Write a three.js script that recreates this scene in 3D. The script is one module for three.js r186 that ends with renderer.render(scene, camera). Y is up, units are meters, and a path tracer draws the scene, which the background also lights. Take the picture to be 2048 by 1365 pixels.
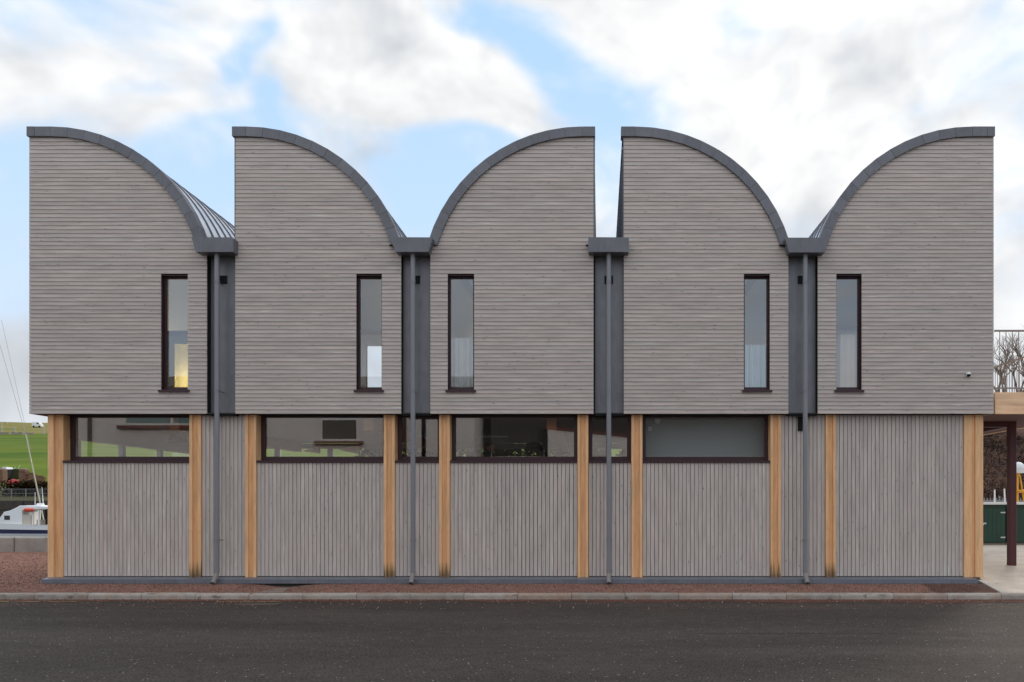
import * as THREE from 'three';
import { mergeGeometries } from 'three/addons/utils/BufferGeometryUtils.js';
import { ImprovedNoise } from 'three/addons/math/ImprovedNoise.js';

// ---------------------------------------------------------------- camera, sky, sun, exposure
const W = 2048, H = 1365, F = 1720, D = 15.5, EYE = 1.62, VX = 1200, VY = 1010;   // frontal camera with a shifted lens
const scene = new THREE.Scene();
const camera = new THREE.PerspectiveCamera(2 * Math.atan(H / 2 / F) * 180 / Math.PI, W / H, 0.1, 3000);
camera.position.set(0, EYE, D);
camera.lookAt(0, EYE, 0);
camera.setViewOffset(W, H, W / 2 - VX, H / 2 - VY, W, H);
const renderer = new THREE.WebGLRenderer({ antialias: true });
renderer.setSize(1024, 682);
renderer.toneMapping = THREE.LinearToneMapping;
renderer.toneMappingExposure = 1.12;
renderer.shadowMap.enabled = true;

const perlin = new ImprovedNoise();
const fbm = (x, y, z, o, g = 0.5) => { let a = 1, s = 0, n = 0; for (let i = 0; i < o; i++) { s += a * perlin.noise(x, y, z); n += a; a *= g; x = x * 2.03 + 11.3; y = y * 2.03 + 4.7; z = z * 2.03 + 7.9; } return s / n; };
const clamp = (v, a = 0, b = 1) => Math.min(b, Math.max(a, v));
const sm = (a, b, v) => { const t = clamp((v - a) / (b - a)); return t * t * (3 - 2 * t); };
const lerp = (a, b, t) => a + (b - a) * t;
const SUN = new THREE.Vector3(0.5, 0.215, -0.86).normalize();

function makeSky() {
  const w = 2048, h = 1024, data = new Float32Array(w * h * 4);
  // clear gaps (positive) and cloud banks (negative) where they stand in the sky: slope right, slope up, widths, turn, strength
  const T = (px, py, rx, ry, rot, a) => [(px - VX) / F, (VY - py) / F, rx / F, ry / F, rot, a];
  const gaps = [T(10, 330, 150, 60, .1, .55), T(10, 470, 120, 190, 0, .8), T(430, 120, 34, 120, .6, .6), T(490, 210, 40, 80, .4, .5), T(490, 40, 90, 30, .2, .3), T(960, 30, 110, 60, .2, .9), T(1090, 110, 70, 130, -.25, .75), T(1180, 240, 70, 130, -.3, .7),
    T(920, 300, 150, 45, .25, .75), T(830, 400, 110, 80, .3, .7), T(380, 330, 130, 60, -.35, .6), T(440, 400, 90, 70, 0, .4), T(1450, 35, 60, 40, .5, .5),
    T(640, 170, 200, 120, .1, -.55), T(850, 130, 110, 110, 0, -.6), T(1000, 170, 60, 90, 0, -.5), T(180, 130, 240, 90, -.15, -.45), T(330, 230, 150, 50, -.2, -.5), T(1650, 250, 440, 230, 0, -.6), T(1260, 50, 130, 90, 0, -.4)];
  const d = new THREE.Vector3();
  for (let j = 0; j < h; j++) {
    const el = ((j + .5) / h - .5) * Math.PI, ce = Math.cos(el), se = Math.sin(el);
    for (let i = 0; i < w; i++) {
      const az = ((i + .5) / w - .5) * 2 * Math.PI;
      d.set(Math.cos(az) * ce, se, Math.sin(az) * ce);
      const k = (j * w + i) * 4, up = Math.max(0, d.y);
      const zen = Math.pow(up, .45);
      let r = lerp(.92, .24, zen), g = lerp(.97, .52, zen), b = lerp(1.02, .88, zen);
      let den = 0;
      if (d.y > -.05) {
        const wx = fbm(d.x * 3 + 3, d.y * 4.5, d.z * 3, 3) * .16, wy = fbm(d.x * 3, d.y * 4.5 + 9, d.z * 3, 3) * .10;
        let n = fbm((d.x + wx) * 2.6 + 1.7, (d.y + wy) * 4.4 + 2.2, d.z * 2.6 + 5.1, 8, .64) * 1.9 + .14;
        if (d.z < -.25) {
          const tx = d.x / -d.z + wx * .7, ty = d.y / -d.z + wy * .7;
          for (const [gx, gy, rx, ry, rot, a] of gaps) {
            const c = Math.cos(rot), s = Math.sin(rot), ux = (tx - gx) * c + (ty - gy) * -s, uy = (tx - gx) * s + (ty - gy) * c;
            const e = (ux / rx) ** 2 + (uy / ry) ** 2;
            if (e < 9) n -= a * Math.exp(-e);
          }
        }
        den = sm(-.46, .40, n);
        const shade = fbm(d.x * 4.2 + 8 + wx * 2, d.y * 7 + 1 + wy * 2, d.z * 4.2, 6, .55), puff = fbm((d.x + wx) * 9, (d.y + wy) * 13, d.z * 9 + 4, 5, .6);
        const lum = (.488 + .22 * shade + .24 * puff) * (1 + 1.75 * up);   // overcast sky: brighter towards the zenith
        const glow = Math.pow(Math.max(0, d.dot(SUN)), 8) * .06;
        const L = lum + glow, hz = sm(.28, 0, d.y) * .5;
        const thick = Math.max(den, .5 * sm(-.1, .45, puff + .3 * shade)) * (1 - hz * .3) * .97;
        const hw = sm(.16, .0, d.y) * .22; const w = sm(.55, .95, L); r = lerp(r, L * lerp(.955, 1.0, w) + hw, thick); g = lerp(g, L * lerp(.985, .995, w) + hw, thick); b = lerp(b, L * lerp(1.03, .985, w) + hw, thick);
        const g2 = glow * .6; r += g2; g += g2 * .95; b += g2 * .85;
      } else { r = .35; g = .35; b = .36; }
      data[k] = r; data[k + 1] = g; data[k + 2] = b; data[k + 3] = 1;
    }
  }
  const t = new THREE.DataTexture(data, w, h, THREE.RGBAFormat, THREE.FloatType);
  t.mapping = THREE.EquirectangularReflectionMapping; t.magFilter = t.minFilter = THREE.LinearFilter; t.needsUpdate = true;
  return t;
}
const skyTex = makeSky();
scene.background = skyTex;
scene.environment = skyTex;
const sun = new THREE.DirectionalLight(new THREE.Color(1, .87, .72), 1.5);
sun.position.copy(SUN).multiplyScalar(80); sun.castShadow = true; sun.shadow.radius = 26;
sun.shadow.mapSize.set(2048, 2048);
Object.assign(sun.shadow.camera, { left: -45, right: 45, top: 40, bottom: -40, near: 1, far: 220 });
scene.add(sun, sun.target);

// ---------------------------------------------------------------- helpers
let seed = 12345;
const rnd = () => { seed = (seed * 1664525 + 1013904223) >>> 0; return seed / 4294967296; };
const rr = (a, b) => a + (b - a) * rnd();
const X = (px, z = 0) => (px - VX) * (D - z) / F;
const Y = (py, z = 0) => EYE - (py - VY) * (D - z) / F;
const names = {};
const numbered = (n) => { const c = names[n] = (names[n] ?? -1) + 1; return c ? `${n}_${String(c).padStart(3, '0')}` : n; };
function mesh(name, geo, m, parent) { const o = new THREE.Mesh(geo, m); o.name = parent ? name : numbered(name); (parent ?? scene).add(o); return o; }
function part(name, parent) { const o = new THREE.Group(); o.name = name; parent.add(o); return o; }
function thing(name, label, category, [x, y, z] = [0, 0, 0], group) {
  const o = new THREE.Group(); o.name = numbered(name); o.position.set(x, y, z); o.userData = { label, category };
  if (group) o.userData.group = group; scene.add(o); return o;
}
function tag(o, label, category, group) { o.userData = { label, category }; if (group) o.userData.group = group; return o; }
function struct(name, geo, m) { const o = mesh(name, geo, m); o.userData.kind = 'structure'; return o; }

// geometry from faces: list of polygons (arrays of [x,y,z]) with flat normals and uv in metres along the dominant plane
function faces(polys, uo = 0, vo = 0, grain = 'x') {
  const pos = [], uv = [], nor = [];
  const a = new THREE.Vector3(), b = new THREE.Vector3(), c = new THREE.Vector3();
  for (const p of polys) {
    a.fromArray(p[0]); b.fromArray(p[1]).sub(a); let n = null;
    for (let i = 2; i < p.length; i++) { c.fromArray(p[i]).sub(a); const q = new THREE.Vector3().crossVectors(b, c); if (q.lengthSq() > 1e-14) { n = q.normalize(); break; } }
    if (!n) continue;
    const ax = Math.abs(n.x), ay = Math.abs(n.y), az = Math.abs(n.z);
    const uvOf = (v) => { let s, t; if (az >= ax && az >= ay) { s = v[0]; t = v[1]; } else if (ax >= ay) { s = v[2]; t = v[1]; } else { s = v[0]; t = v[2]; } return grain === 'y' ? [t + uo, s + vo] : [s + uo, t + vo]; };
    for (let i = 1; i < p.length - 1; i++) for (const v of [p[0], p[i], p[i + 1]]) { pos.push(...v); nor.push(n.x, n.y, n.z); uv.push(...uvOf(v)); }
  }
  const g = new THREE.BufferGeometry();
  g.setAttribute('position', new THREE.Float32BufferAttribute(pos, 3));
  g.setAttribute('normal', new THREE.Float32BufferAttribute(nor, 3));
  g.setAttribute('uv', new THREE.Float32BufferAttribute(uv, 2));
  return g;
}
// convex or simple polygon (counter-clockwise seen from +z) pulled from z0 to z1
function prism(pts, z0, z1, uo = 0, vo = 0, grain = 'x') {
  const f = pts.map(([x, y]) => [x, y, z1]), bk = pts.map(([x, y]) => [x, y, z0]).reverse(), P = [f, bk];
  for (let i = 0; i < pts.length; i++) { const p = pts[i], q = pts[(i + 1) % pts.length]; P.push([[p[0], p[1], z0], [q[0], q[1], z0], [q[0], q[1], z1], [p[0], p[1], z1]]); }
  return faces(P, uo, vo, grain);
}
// box with small chamfers on all front (+z) edges
function bx(x0, x1, y0, y1, z0, z1, o = {}) {
  const c = o.c ?? 0, uo = o.uo ?? 0, vo = o.vo ?? 0, gr = o.grain ?? 'x';
  if (!c) return prism([[x0, y0], [x1, y0], [x1, y1], [x0, y1]], z0, z1, uo, vo, gr);
  const O = [[x0, y0], [x1, y0], [x1, y1], [x0, y1]], I = [[x0 + c, y0 + c], [x1 - c, y0 + c], [x1 - c, y1 - c], [x0 + c, y1 - c]], zc = z1 - c, P = [];
  P.push(I.map(([x, y]) => [x, y, z1]), O.map(([x, y]) => [x, y, z0]).reverse());
  for (let i = 0; i < 4; i++) { const j = (i + 1) % 4; P.push([[...O[i], z0], [...O[j], z0], [...O[j], zc], [...O[i], zc]], [[...O[i], zc], [...O[j], zc], [...I[j], z1], [...I[i], z1]]); }
  return faces(P, uo, vo, gr);
}
// cladding board: front polygon runs from xl to xr, ends may slant (xlb,xlt,xrb,xrt); long edges chamfered
function board(xlb, xrb, xlt, xrt, y0, y1, zf, t, uo, vo, upright) {
  const c = .002, at = (y, l) => { const k = (y - y0) / (y1 - y0); return l ? lerp(xlb, xlt, k) : lerp(xrb, xrt, k); };
  const prof = [[y0, zf - t], [y0, zf - c], [y0 + c, zf], [y1 - c, zf], [y1, zf - c], [y1, zf - t]];
  const L = prof.map(([y, z]) => [at(y, true), y, z]), R = prof.map(([y, z]) => [at(y, false), y, z]);
  const P = [];
  for (let i = 0; i < 5; i++) P.push([L[i], R[i], R[i + 1], L[i + 1]]);
  P.push(L.slice().reverse(), R);
  if (upright) for (const p of P) { p.forEach((v, i) => { p[i] = [v[1], v[0], v[2]]; }); p.reverse(); }
  return faces(P, uo, vo, upright ? 'y' : 'x');
}
function tube(pts, r, seg = 8, n) { const c = new THREE.CatmullRomCurve3(pts.map((p) => new THREE.Vector3(...p)), false, 'catmullrom', .2); return new THREE.TubeGeometry(c, n ?? Math.max(1, (pts.length - 1) * 4), r, seg, false); }
function rod(a, b, r0, r1 = r0, seg = 6) {
  const A = new THREE.Vector3(...a), B = new THREE.Vector3(...b), l = A.distanceTo(B), g = new THREE.CylinderGeometry(r1, r0, l, seg, 1);
  g.applyQuaternion(new THREE.Quaternion().setFromUnitVectors(new THREE.Vector3(0, 1, 0), B.clone().sub(A).normalize()));
  g.translate((a[0] + b[0]) / 2, (a[1] + b[1]) / 2, (a[2] + b[2]) / 2); return g;
}
const merge = (l) => mergeGeometries(l.map((g) => (g.index ? g.toNonIndexed() : g)));
function sheet(x0, x1, z0, z1, nx, nz, hf, uvs = 1) {   // ground grid, z0 far (smaller) to z1 near
  const g = new THREE.PlaneGeometry(1, 1, nx, nz), p = g.attributes.position, u = g.attributes.uv;
  for (let i = 0; i < p.count; i++) { const x = lerp(x0, x1, p.getX(i) + .5), z = lerp(z1, z0, p.getY(i) + .5); p.setXYZ(i, x, hf(x, z), z); u.setXY(i, x / uvs, z / uvs); }
  g.computeVertexNormals(); return g;
}

// ---------------------------------------------------------------- textures and materials
function tex(w, h, fn, rx = 1, ry = 1, srgb = true) {
  const data = new Uint8Array(w * h * 4);
  for (let j = 0; j < h; j++) for (let i = 0; i < w; i++) { const c = fn(i, j), k = (j * w + i) * 4; data[k] = clamp(c[0], 0, 255); data[k + 1] = clamp(c[1], 0, 255); data[k + 2] = clamp(c[2], 0, 255); data[k + 3] = 255; }
  const t = new THREE.DataTexture(data, w, h); t.wrapS = t.wrapT = THREE.RepeatWrapping; t.magFilter = THREE.LinearFilter; t.minFilter = THREE.LinearMipmapLinearFilter; t.generateMipmaps = true;
  if (srgb) t.colorSpace = THREE.SRGBColorSpace; t.repeat.set(rx, ry); t.needsUpdate = true; return t;
}
const grey = (v) => [v, v, v];
// seamless lookups: noise on a torus is costly, so blend at the border instead
const tileN = (f, w, h) => (i, j) => { const bw = w * .12, k = i < bw ? i / bw : 1, v = f(i, j); return k < 1 ? lerp(f(i + w, j), v, sm(0, 1, k)) : v; };
function woodTex(base, opt) {   // grain runs along u: 3.2 m x 0.8 m
  const w = 2048, h = 512, kn = [], pale = [];
  for (let i = 0; i < opt.knots; i++) kn.push([rr(0, w), rr(0, h), rr(3, 8), rr(2.5, 5), rr(.3, 1)]);
  for (let i = 0; i < opt.pale; i++) pale.push([rr(100, w - 100), rr(0, h), rr(25, 80), rr(4, 10), rr(.3, 1)]);
  const buf = new Float32Array(w * h).fill(0), warm = new Float32Array(w * h);
  const add = (arr, [cx, cy, rx, ry, a]) => { for (let y = Math.floor(cy - ry * 3); y <= cy + ry * 3; y++) for (let x = Math.floor(cx - rx * 3); x <= cx + rx * 3; x++) { const e = ((x - cx) / rx) ** 2 + ((y - cy) / ry) ** 2; if (e < 9) arr[((y + h) % h) * w + ((x + w) % w)] += a * Math.exp(-e); } };
  for (const k of kn) { add(buf, [k[0], k[1], k[2], k[3], -k[4] * opt.knotDark]); add(buf, [k[0], k[1], k[2] * 6, k[3] * 1.4, -k[4] * opt.knotDark * .22]); }
  for (const p of pale) { add(buf, [...p.slice(0, 4), p[4] * opt.paleAmt]); add(buf, [p[0] + p[2] * .5, p[1] + 2, p[2] * .4, p[3] * .5, p[4] * opt.paleAmt * .6]); }
  const n1 = tileN((i, j) => fbm(i / 260, j / 9, 1.3, 3), w, h), n2 = tileN((i, j) => perlin.noise(i / 60, j / 2.2, 7.7), w, h), n3 = tileN((i, j) => fbm(i / 330, j / 46, 3.1, 2), w, h);
  const n4 = tileN((i, j) => fbm(i / 420, j / 30, 9.4, 2), w, h);
  return tex(w, h, (i, j) => {
    const v = 1 + opt.grain * (n1(i, j) * .55 + n2(i, j) * .35) + opt.patch * n3(i, j) + buf[j * w + i], q = opt.warm * n4(i, j);
    return [base[0] * v * (1 + q), base[1] * v * (1 - q * .1), base[2] * v * (1 - q * .5)];
  }, 1 / 3.2, 1 / .8);
}
const std = (o) => new THREE.MeshStandardMaterial({ roughness: .8, ...o });
const matte = (o) => new THREE.MeshPhysicalMaterial({ roughness: .95, specularIntensity: .25, ...o });
const lin = (r, g, b) => new THREE.Color().setRGB(r, g, b);
const larchTex = woodTex([202, 190, 182], { knots: 30, knotDark: .42, pale: 6, paleAmt: .15, grain: .06, patch: .11, warm: .02 });
const tints = [[1, 1, 1], [.955, .95, .948], [1.0, .98, .965], [.975, .98, .978], [.915, .91, .905], [.985, .96, .953], [.96, .95, .935], [.935, .94, .935], [1.03, 1.02, 1.01]];
const larch = tints.map((t) => std({ map: larchTex, color: lin(...t), roughness: .86 }));
const firTex = woodTex([242, 197, 153], { knots: 14, knotDark: .25, pale: 0, paleAmt: 0, grain: .16, patch: .12, warm: .05 });
const fir = [[.92, .80, .67], [1.0, .92, .82], [.8, .78, .74]].map((t) => std({ map: firTex, color: lin(...t), roughness: .7 }));
const firPale = std({ map: firTex, color: lin(1.08, 1.1, 1.16), roughness: .72 });
// the damp black staining at the feet of some posts: streaks that climb the grain
function stainTex(sd) {
  const w = 128, h = 1024;   // 0.26 m x 0.9 m from the foot up
  return tex(w, h, (i, j) => {
    const y = j / h, g = 1 + .12 * fbm(i / 3, j / 150, sd, 3) + .06 * perlin.noise(i / 1.5, j / 40, sd);
    const reach = .20 + .34 * fbm(i / 38, sd * 3.1, 2.2, 2) + .05 * fbm(i / 9, j / 120, sd, 2);
    const s = sm(.16, -.26, y - reach) * clamp(.8 + .5 * fbm(i / 10, j / 140, sd + 4, 2));
    return [lerp(242 * g, 84, s), lerp(197 * g, 72, s), lerp(153 * g, 52, s)];
  }, 1 / .26, 1 / .9);
}
const firStained = [1.3, 5.9, 8.2].map((s) => { const map = stainTex(s); return [[.92, .80, .67], [1.0, .92, .82]].map((t) => std({ map, color: lin(...t), roughness: .72 })); });
const speck = (w, h, f, rep) => tex(w, h, f, 1 / rep, 1 / rep);
const zincTex = speck(512, 512, (i, j) => { const v = 236 + 22 * fbm(i / 90, j / 90, 4, 3) + 10 * perlin.noise(i / 14, j / 70, 2); return [v, v, v + 2]; }, 2);
const zinc = [[.20, .197, .213], [.188, .185, .199], [.215, .212, .227]].map((c) => std({ color: lin(...c), map: zincTex, metalness: .25, roughness: .5 }));
const roofZinc = std({ color: lin(.66, .68, .73), map: zincTex, metalness: .9, roughness: .26 });
const seamZinc = std({ color: lin(.16, .165, .19), metalness: .4, roughness: .45 });
const recess = std({ color: lin(.25, .247, .258), map: zincTex, metalness: .2, roughness: .36 });
const pipeM = std({ color: lin(.29, .29, .305), map: zincTex, metalness: .1, roughness: .45 });
const shoeM = std({ color: lin(.30, .27, .25), map: zincTex, roughness: .8 });
const galv = std({ color: lin(.25, .265, .31), map: zincTex, metalness: .45, roughness: .42 });
const black = std({ color: lin(.006, .006, .007), roughness: .9 });
const membrane = std({ color: lin(.02, .018, .017), roughness: .95 });
const maroon = std({ color: lin(.042, .013, .018), roughness: .42 });
const maroonSteel = std({ color: lin(.085, .016, .018), roughness: .5 });
const white = std({ color: lin(.74, .73, .71), roughness: .9 });
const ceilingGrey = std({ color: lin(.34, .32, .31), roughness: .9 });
const floorM = std({ color: lin(.22, .2, .18), roughness: .7 });
const beamM = std({ map: firTex, color: lin(.35, .22, .15), roughness: .6 });
const glass = new THREE.MeshPhysicalMaterial({ color: lin(.93, .95, .95), transmission: 1, thickness: 0, roughness: 0, ior: 2.5, metalness: 0 });
const slotGlass = new THREE.MeshPhysicalMaterial({ color: lin(.95, .96, .97), transmission: 1, thickness: 0, roughness: 0, ior: 2.65 });
const clearGlass = new THREE.MeshPhysicalMaterial({ color: lin(.98, .99, .99), transmission: 1, thickness: 0, roughness: 0, ior: 1.5 });
const backFrame = std({ color: lin(.22, .24, .25), roughness: .5 });
const glassFar = std({ color: lin(.03, .035, .04), roughness: .08 });
const cloth = (r, g, b) => new THREE.MeshPhysicalMaterial({ color: lin(r, g, b), transmission: .35, thickness: 0, roughness: 1 });
const concTex = speck(1024, 1024, (i, j) => { const v = 205 + 34 * fbm(i / 160, j / 160, 1, 4) + 16 * fbm(i / 12, j / 12, 6, 2) - 40 * sm(.28, .5, fbm(i / 90, j / 60, 12, 4)); return [v, v * .975, v * .94]; }, 3);
const kerbTex = speck(1024, 1024, (i, j) => { const v = 205 + 34 * fbm(i / 70, j / 70, 31, 4) + 18 * perlin.noise(i / 5, j / 5, 6), d = sm(.16, .46, fbm(i / 120, j / 55, 55, 4)); let s = sm(.02, .34, fbm(i / 190, j / 120, 40, 4)), c = [v, v * .965, v * .93]; s *= .5; c = [lerp(c[0], v * .95, s), lerp(c[1], v * .78, s), lerp(c[2], v * .68, s)]; return c.map((q) => q * (1 - .34 * d)); }, 2.6);
const kerbM = [[.44, .42, .40], [.50, .455, .425], [.41, .385, .36], [.49, .42, .38], [.53, .505, .48], [.50, .41, .36]].map((c) => std({ map: kerbTex, color: lin(...c.map((q) => q * 1.25)), roughness: .9 }));
const asphTex = speck(2048, 2048, (i, j) => {
  const f = perlin.noise(i / 5, j / 5, 3) + .9 * perlin.noise(i / 9.5, j / 9.5, 8) + .5 * perlin.noise(i / 2.6, j / 2.6, 5) + 1.0 * perlin.noise(i / 17, j / 17, 15), m = fbm(i / 120, j / 120, 5, 4);
  let v = 68 + 22 * f + 12 * m; const s = perlin.noise(i / 7, j / 7, 60.5); if (s > .72) v += 200 * (s - .72); const k = perlin.noise(i / 11, j / 11, 91.5); if (k > .80) v += 2400 * (k - .80);
  return [v * 1.07, v * .98, v * .915];
}, 3.4);
const asphBump = tex(1024, 1024, (i, j) => grey(128 + 70 * perlin.noise(i / 3.2, j / 3.2, 3) + 50 * perlin.noise(i / 7, j / 7, 9)), 1 / 1.7, 1 / 1.7, false);
const asphalt = matte({ map: asphTex, bumpMap: asphBump, bumpScale: .006, vertexColors: true, roughness: .92 });
const gravTex = speck(1024, 1024, (i, j) => { const a = perlin.noise(i / 4, j / 4, 2), b = perlin.noise(i / 8, j / 8, 12), m = fbm(i / 150, j / 150, 3, 3); const v = 128 + 56 * a + 32 * b + 28 * m, w = .5 + .5 * perlin.noise(i / 6, j / 6, 33); return [v * 1.12, v * lerp(.77, .88, w), v * lerp(.64, .78, w)]; }, 1.6);
const gravBump = tex(512, 512, (i, j) => grey(128 + 80 * perlin.noise(i / 4, j / 4, 2) + 40 * perlin.noise(i / 8, j / 8, 12)), 1 / .8, 1 / .8, false);
const gravel = matte({ map: gravTex, bumpMap: gravBump, bumpScale: .012, roughness: .95 });
const soil = std({ map: gravTex, color: lin(.33, .27, .25), bumpMap: gravBump, bumpScale: .012, roughness: .95 });
const apron = std({ map: concTex, color: lin(.98, .87, .77), roughness: .88 });
const concrete = std({ map: concTex, color: lin(.60, .57, .55), roughness: .9 });
const rendTex = speck(512, 512, (i, j) => { const v = 236 + 14 * fbm(i / 90, j / 90, 1, 4) + 8 * perlin.noise(i / 5, j / 5, 6); return [v, v * .985, v * .98]; }, 4);
const render_ = std({ map: rendTex, color: lin(.92, .90, .90), roughness: .92 });
const sillRed = std({ color: lin(.16, .055, .04), roughness: .7 });
const paintW = std({ color: lin(.78, .78, .77), roughness: .5 });

// ---------------------------------------------------------------- ground and setting
const road = (() => {
  const g = sheet(-70, 70, .92, 19.5, 280, 76, (x, z) => 0), p = g.attributes.position, c = [];
  for (let i = 0; i < p.count; i++) {
    const x = p.getX(i), z = p.getZ(i), n = fbm(x / 5, z / 1.6, 2, 4), w = fbm(x / 1.7, z / .8, 9, 3);
    const dirt = clamp(1.3 - (z - .92) * .75 + w * 1.6) * .5;             // soil washed off the verge, in patches
    const v = .97 + .36 * n + .16 * w + .34 * fbm(x / 16 + 3, z / .85, 21, 3);
    c.push(v * (1 + .34 * dirt), v * (1 + .18 * dirt), v * (1 + .10 * dirt));
  }
  g.setAttribute('color', new THREE.Float32BufferAttribute(c, 3));
  return struct('road', g, asphalt);
})();
struct('ground', sheet(-900, 900, -900, 900, 8, 8, () => -1.7), std({ color: lin(.09, .08, .07) }));
const verge = (x, z) => { const t = clamp((.795 - z) / .68); return lerp(.106, .2, sm(0, 1, t)) + .012 * fbm(x * 2.2, z * 2.2, 4, 3) * (1 - Math.abs(2 * t - 1)) + (z < .1 ? .02 * fbm(x, z, 3, 3) : 0) - .06 * Math.exp(-(((x + 5.62) / .42) ** 2)) * sm(.62, .25, z); };
struct('gravel_verge', sheet(-40, 6.86, -.2, .793, 320, 12, verge), gravel);
struct('gravel_yard', sheet(-40, -9.9, -10.3, -.2, 60, 40, verge), gravel);
struct('soil_patch', (() => { const g = sheet(5.75, 6.84, .14, .785, 30, 10, (x, z) => verge(x, z) + .006 + .012 * fbm(x * 7, z * 7, 3, 2)); return g; })(), soil);
const apronH = (x, z) => z > 0 ? lerp(.215, .109, clamp(z / .795)) : z > -1.5 ? lerp(.215, .42, -z / 1.5) : lerp(.42, .5, clamp((-z - 1.5) / 7));
struct('paved_apron', sheet(6.99, 46, -24, .793, 30, 40, apronH), apron);
struct('apron_edging', faces(prismYZ([[.79, -.2], [.79, .116], [.1, .222], [-.12, .25], [-.12, -.2]], 6.87, 6.985)), std({ map: concTex, color: lin(.95, .9, .85), roughness: .9 }));
// kerb
{
  const kerb = new THREE.Group(); kerb.name = 'kerb'; kerb.userData.kind = 'structure'; scene.add(kerb);
  const L = .912, gap = .009, x0 = -1.398;
  for (let i = -16; i < 16; i++) {
    const a = x0 + i * L + gap / 2, b = a + L - gap, dy = rr(-.003, .003), dz = rr(-.003, .003), low = a > 7.4 ? -.0 : 0;
    const pr = [[.795, -.2], [.92, -.2], [.915, .07], [.905, .095], [.885, .106], [.795, .113]].map(([z, y]) => [z + dz, y > 0 ? y + dy + low : y]);
    const A = pr.map(([z, y]) => [a, y, z]), B = pr.map(([z, y]) => [b, y, z]), P = [];
    for (let k = 0; k < pr.length; k++) { const q = (k + 1) % pr.length; P.push([A[k], B[k], B[q], A[q]].reverse().map((v) => v)); }
    P.forEach((q) => q.reverse()); P.push(A.slice(), B.slice().reverse());
    mesh('kerb_stone', faces(P, rr(0, 9), rr(0, 9)), kerbM[Math.floor(rnd() * kerbM.length)], kerb);
  }
  mesh('kerb_bedding', bx(-16, 13.2, -.25, .085, .80, .905), std({ color: lin(.09, .075, .065) }), kerb);
}
// soil lying against the kerb on the road, with a ragged edge
struct('gutter_dirt', (() => {
  const P = [], n = 360; const at = (i) => lerp(-16, 12, i / n), w = (i) => Math.max(.015, .20 + .34 * fbm(i / 16, 2, 5, 4) + .16 * sm(150, 300, i));
  for (let i = 0; i < n; i++) P.push([[at(i), .004, .92 + w(i)], [at(i + 1), .004, .92 + w(i + 1)], [at(i + 1), .011, .918], [at(i), .011, .918]]);
  return faces(P);
})(), std({ map: gravTex, color: lin(.40, .26, .20), roughness: .95 }));
// worn yellow line beside the kerb
{
  const g = new THREE.Group(); g.name = 'road_marking'; g.userData.kind = 'structure'; scene.add(g);
  const ym = std({ color: lin(.42, .30, .13), map: kerbTex, roughness: .8 });
  const bits = [[-12.5, -11.6], [-11.5, -9.8], [-9.72, -9.3], [-9.18, -8.7], [-6.35, -5.75], [-5.7, -5.3]];
  for (const [a, b] of bits) {
    const P = [], n = 14; for (let i = 0; i < n; i++) { const u = lerp(a, b, i / n), v = lerp(a, b, (i + 1) / n), e = (q) => 1.19 + .03 * perlin.noise(q * 5, 3, 1), f = (q) => 1.26 + .035 * perlin.noise(q * 4, 8, 2); P.push([[u, .0085, f(u)], [v, .0085, f(v)], [v, .0085, e(v)], [u, .0085, e(u)]]); }
    mesh('yellow_line_fragment', faces(P), ym, g);
  }
}
struct('road_joint', (() => { const P = []; for (let i = 0; i < 90; i++) { const a = 1.2 + i * .12, b = a + .12, z = (x) => 4.7 + .012 * perlin.noise(x * 2, 1, 4), w = (x) => .008 + .007 * perlin.noise(x * 3, 7, 4); P.push([[a, .004, z(a) + w(a)], [b, .004, z(b) + w(b)], [b, .004, z(b) - w(b)], [a, .004, z(a) - w(a)]]); } return faces(P); })(), std({ color: lin(.018, .017, .017) }));
{ // utility cover
  const t = thing('utility_cover', 'worn dark rectangular cover set in the road near the kerb', 'cover', [-5.55, 0, 1.55]);
  const fr = std({ color: lin(.10, .085, .075), map: kerbTex, roughness: .8 });
  for (const [a, b, c, d] of [[-.36, .36, -.22, -.19], [-.36, .36, .19, .22], [-.36, -.33, -.19, .19], [.33, .36, -.19, .19]]) mesh('frame', prism([[a, -.05], [b, -.05], [b, .009], [a, .009]], c, d), fr, t);
  mesh('plate', prism([[-.325, -.05], [.325, -.05], [.325, .006], [-.325, .006]], -.185, .185), std({ color: lin(.12, .10, .09), map: kerbTex, roughness: .85 }), t);
}
{ // small concrete slab in the verge
  const t = thing('concrete_slab', 'small tilted concrete slab sunk into the red gravel verge', 'slab', [0, 0, 0]);
  mesh('slab', faces((() => { const a = [[-5.86, .118, .78], [-5.44, .118, .78], [-5.46, .150, .38], [-5.72, .150, .38]], b = a.map(([x, y, z]) => [x, y - .06, z]); const P = [a.slice(), b.slice().reverse()]; for (let i = 0; i < 4; i++) { const j = (i + 1) % 4; P.push([b[i], b[j], a[j], a[i]]); } return P; })()), std({ map: concTex, color: lin(.36, .28, .25), roughness: .92 }), t);
}
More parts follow.
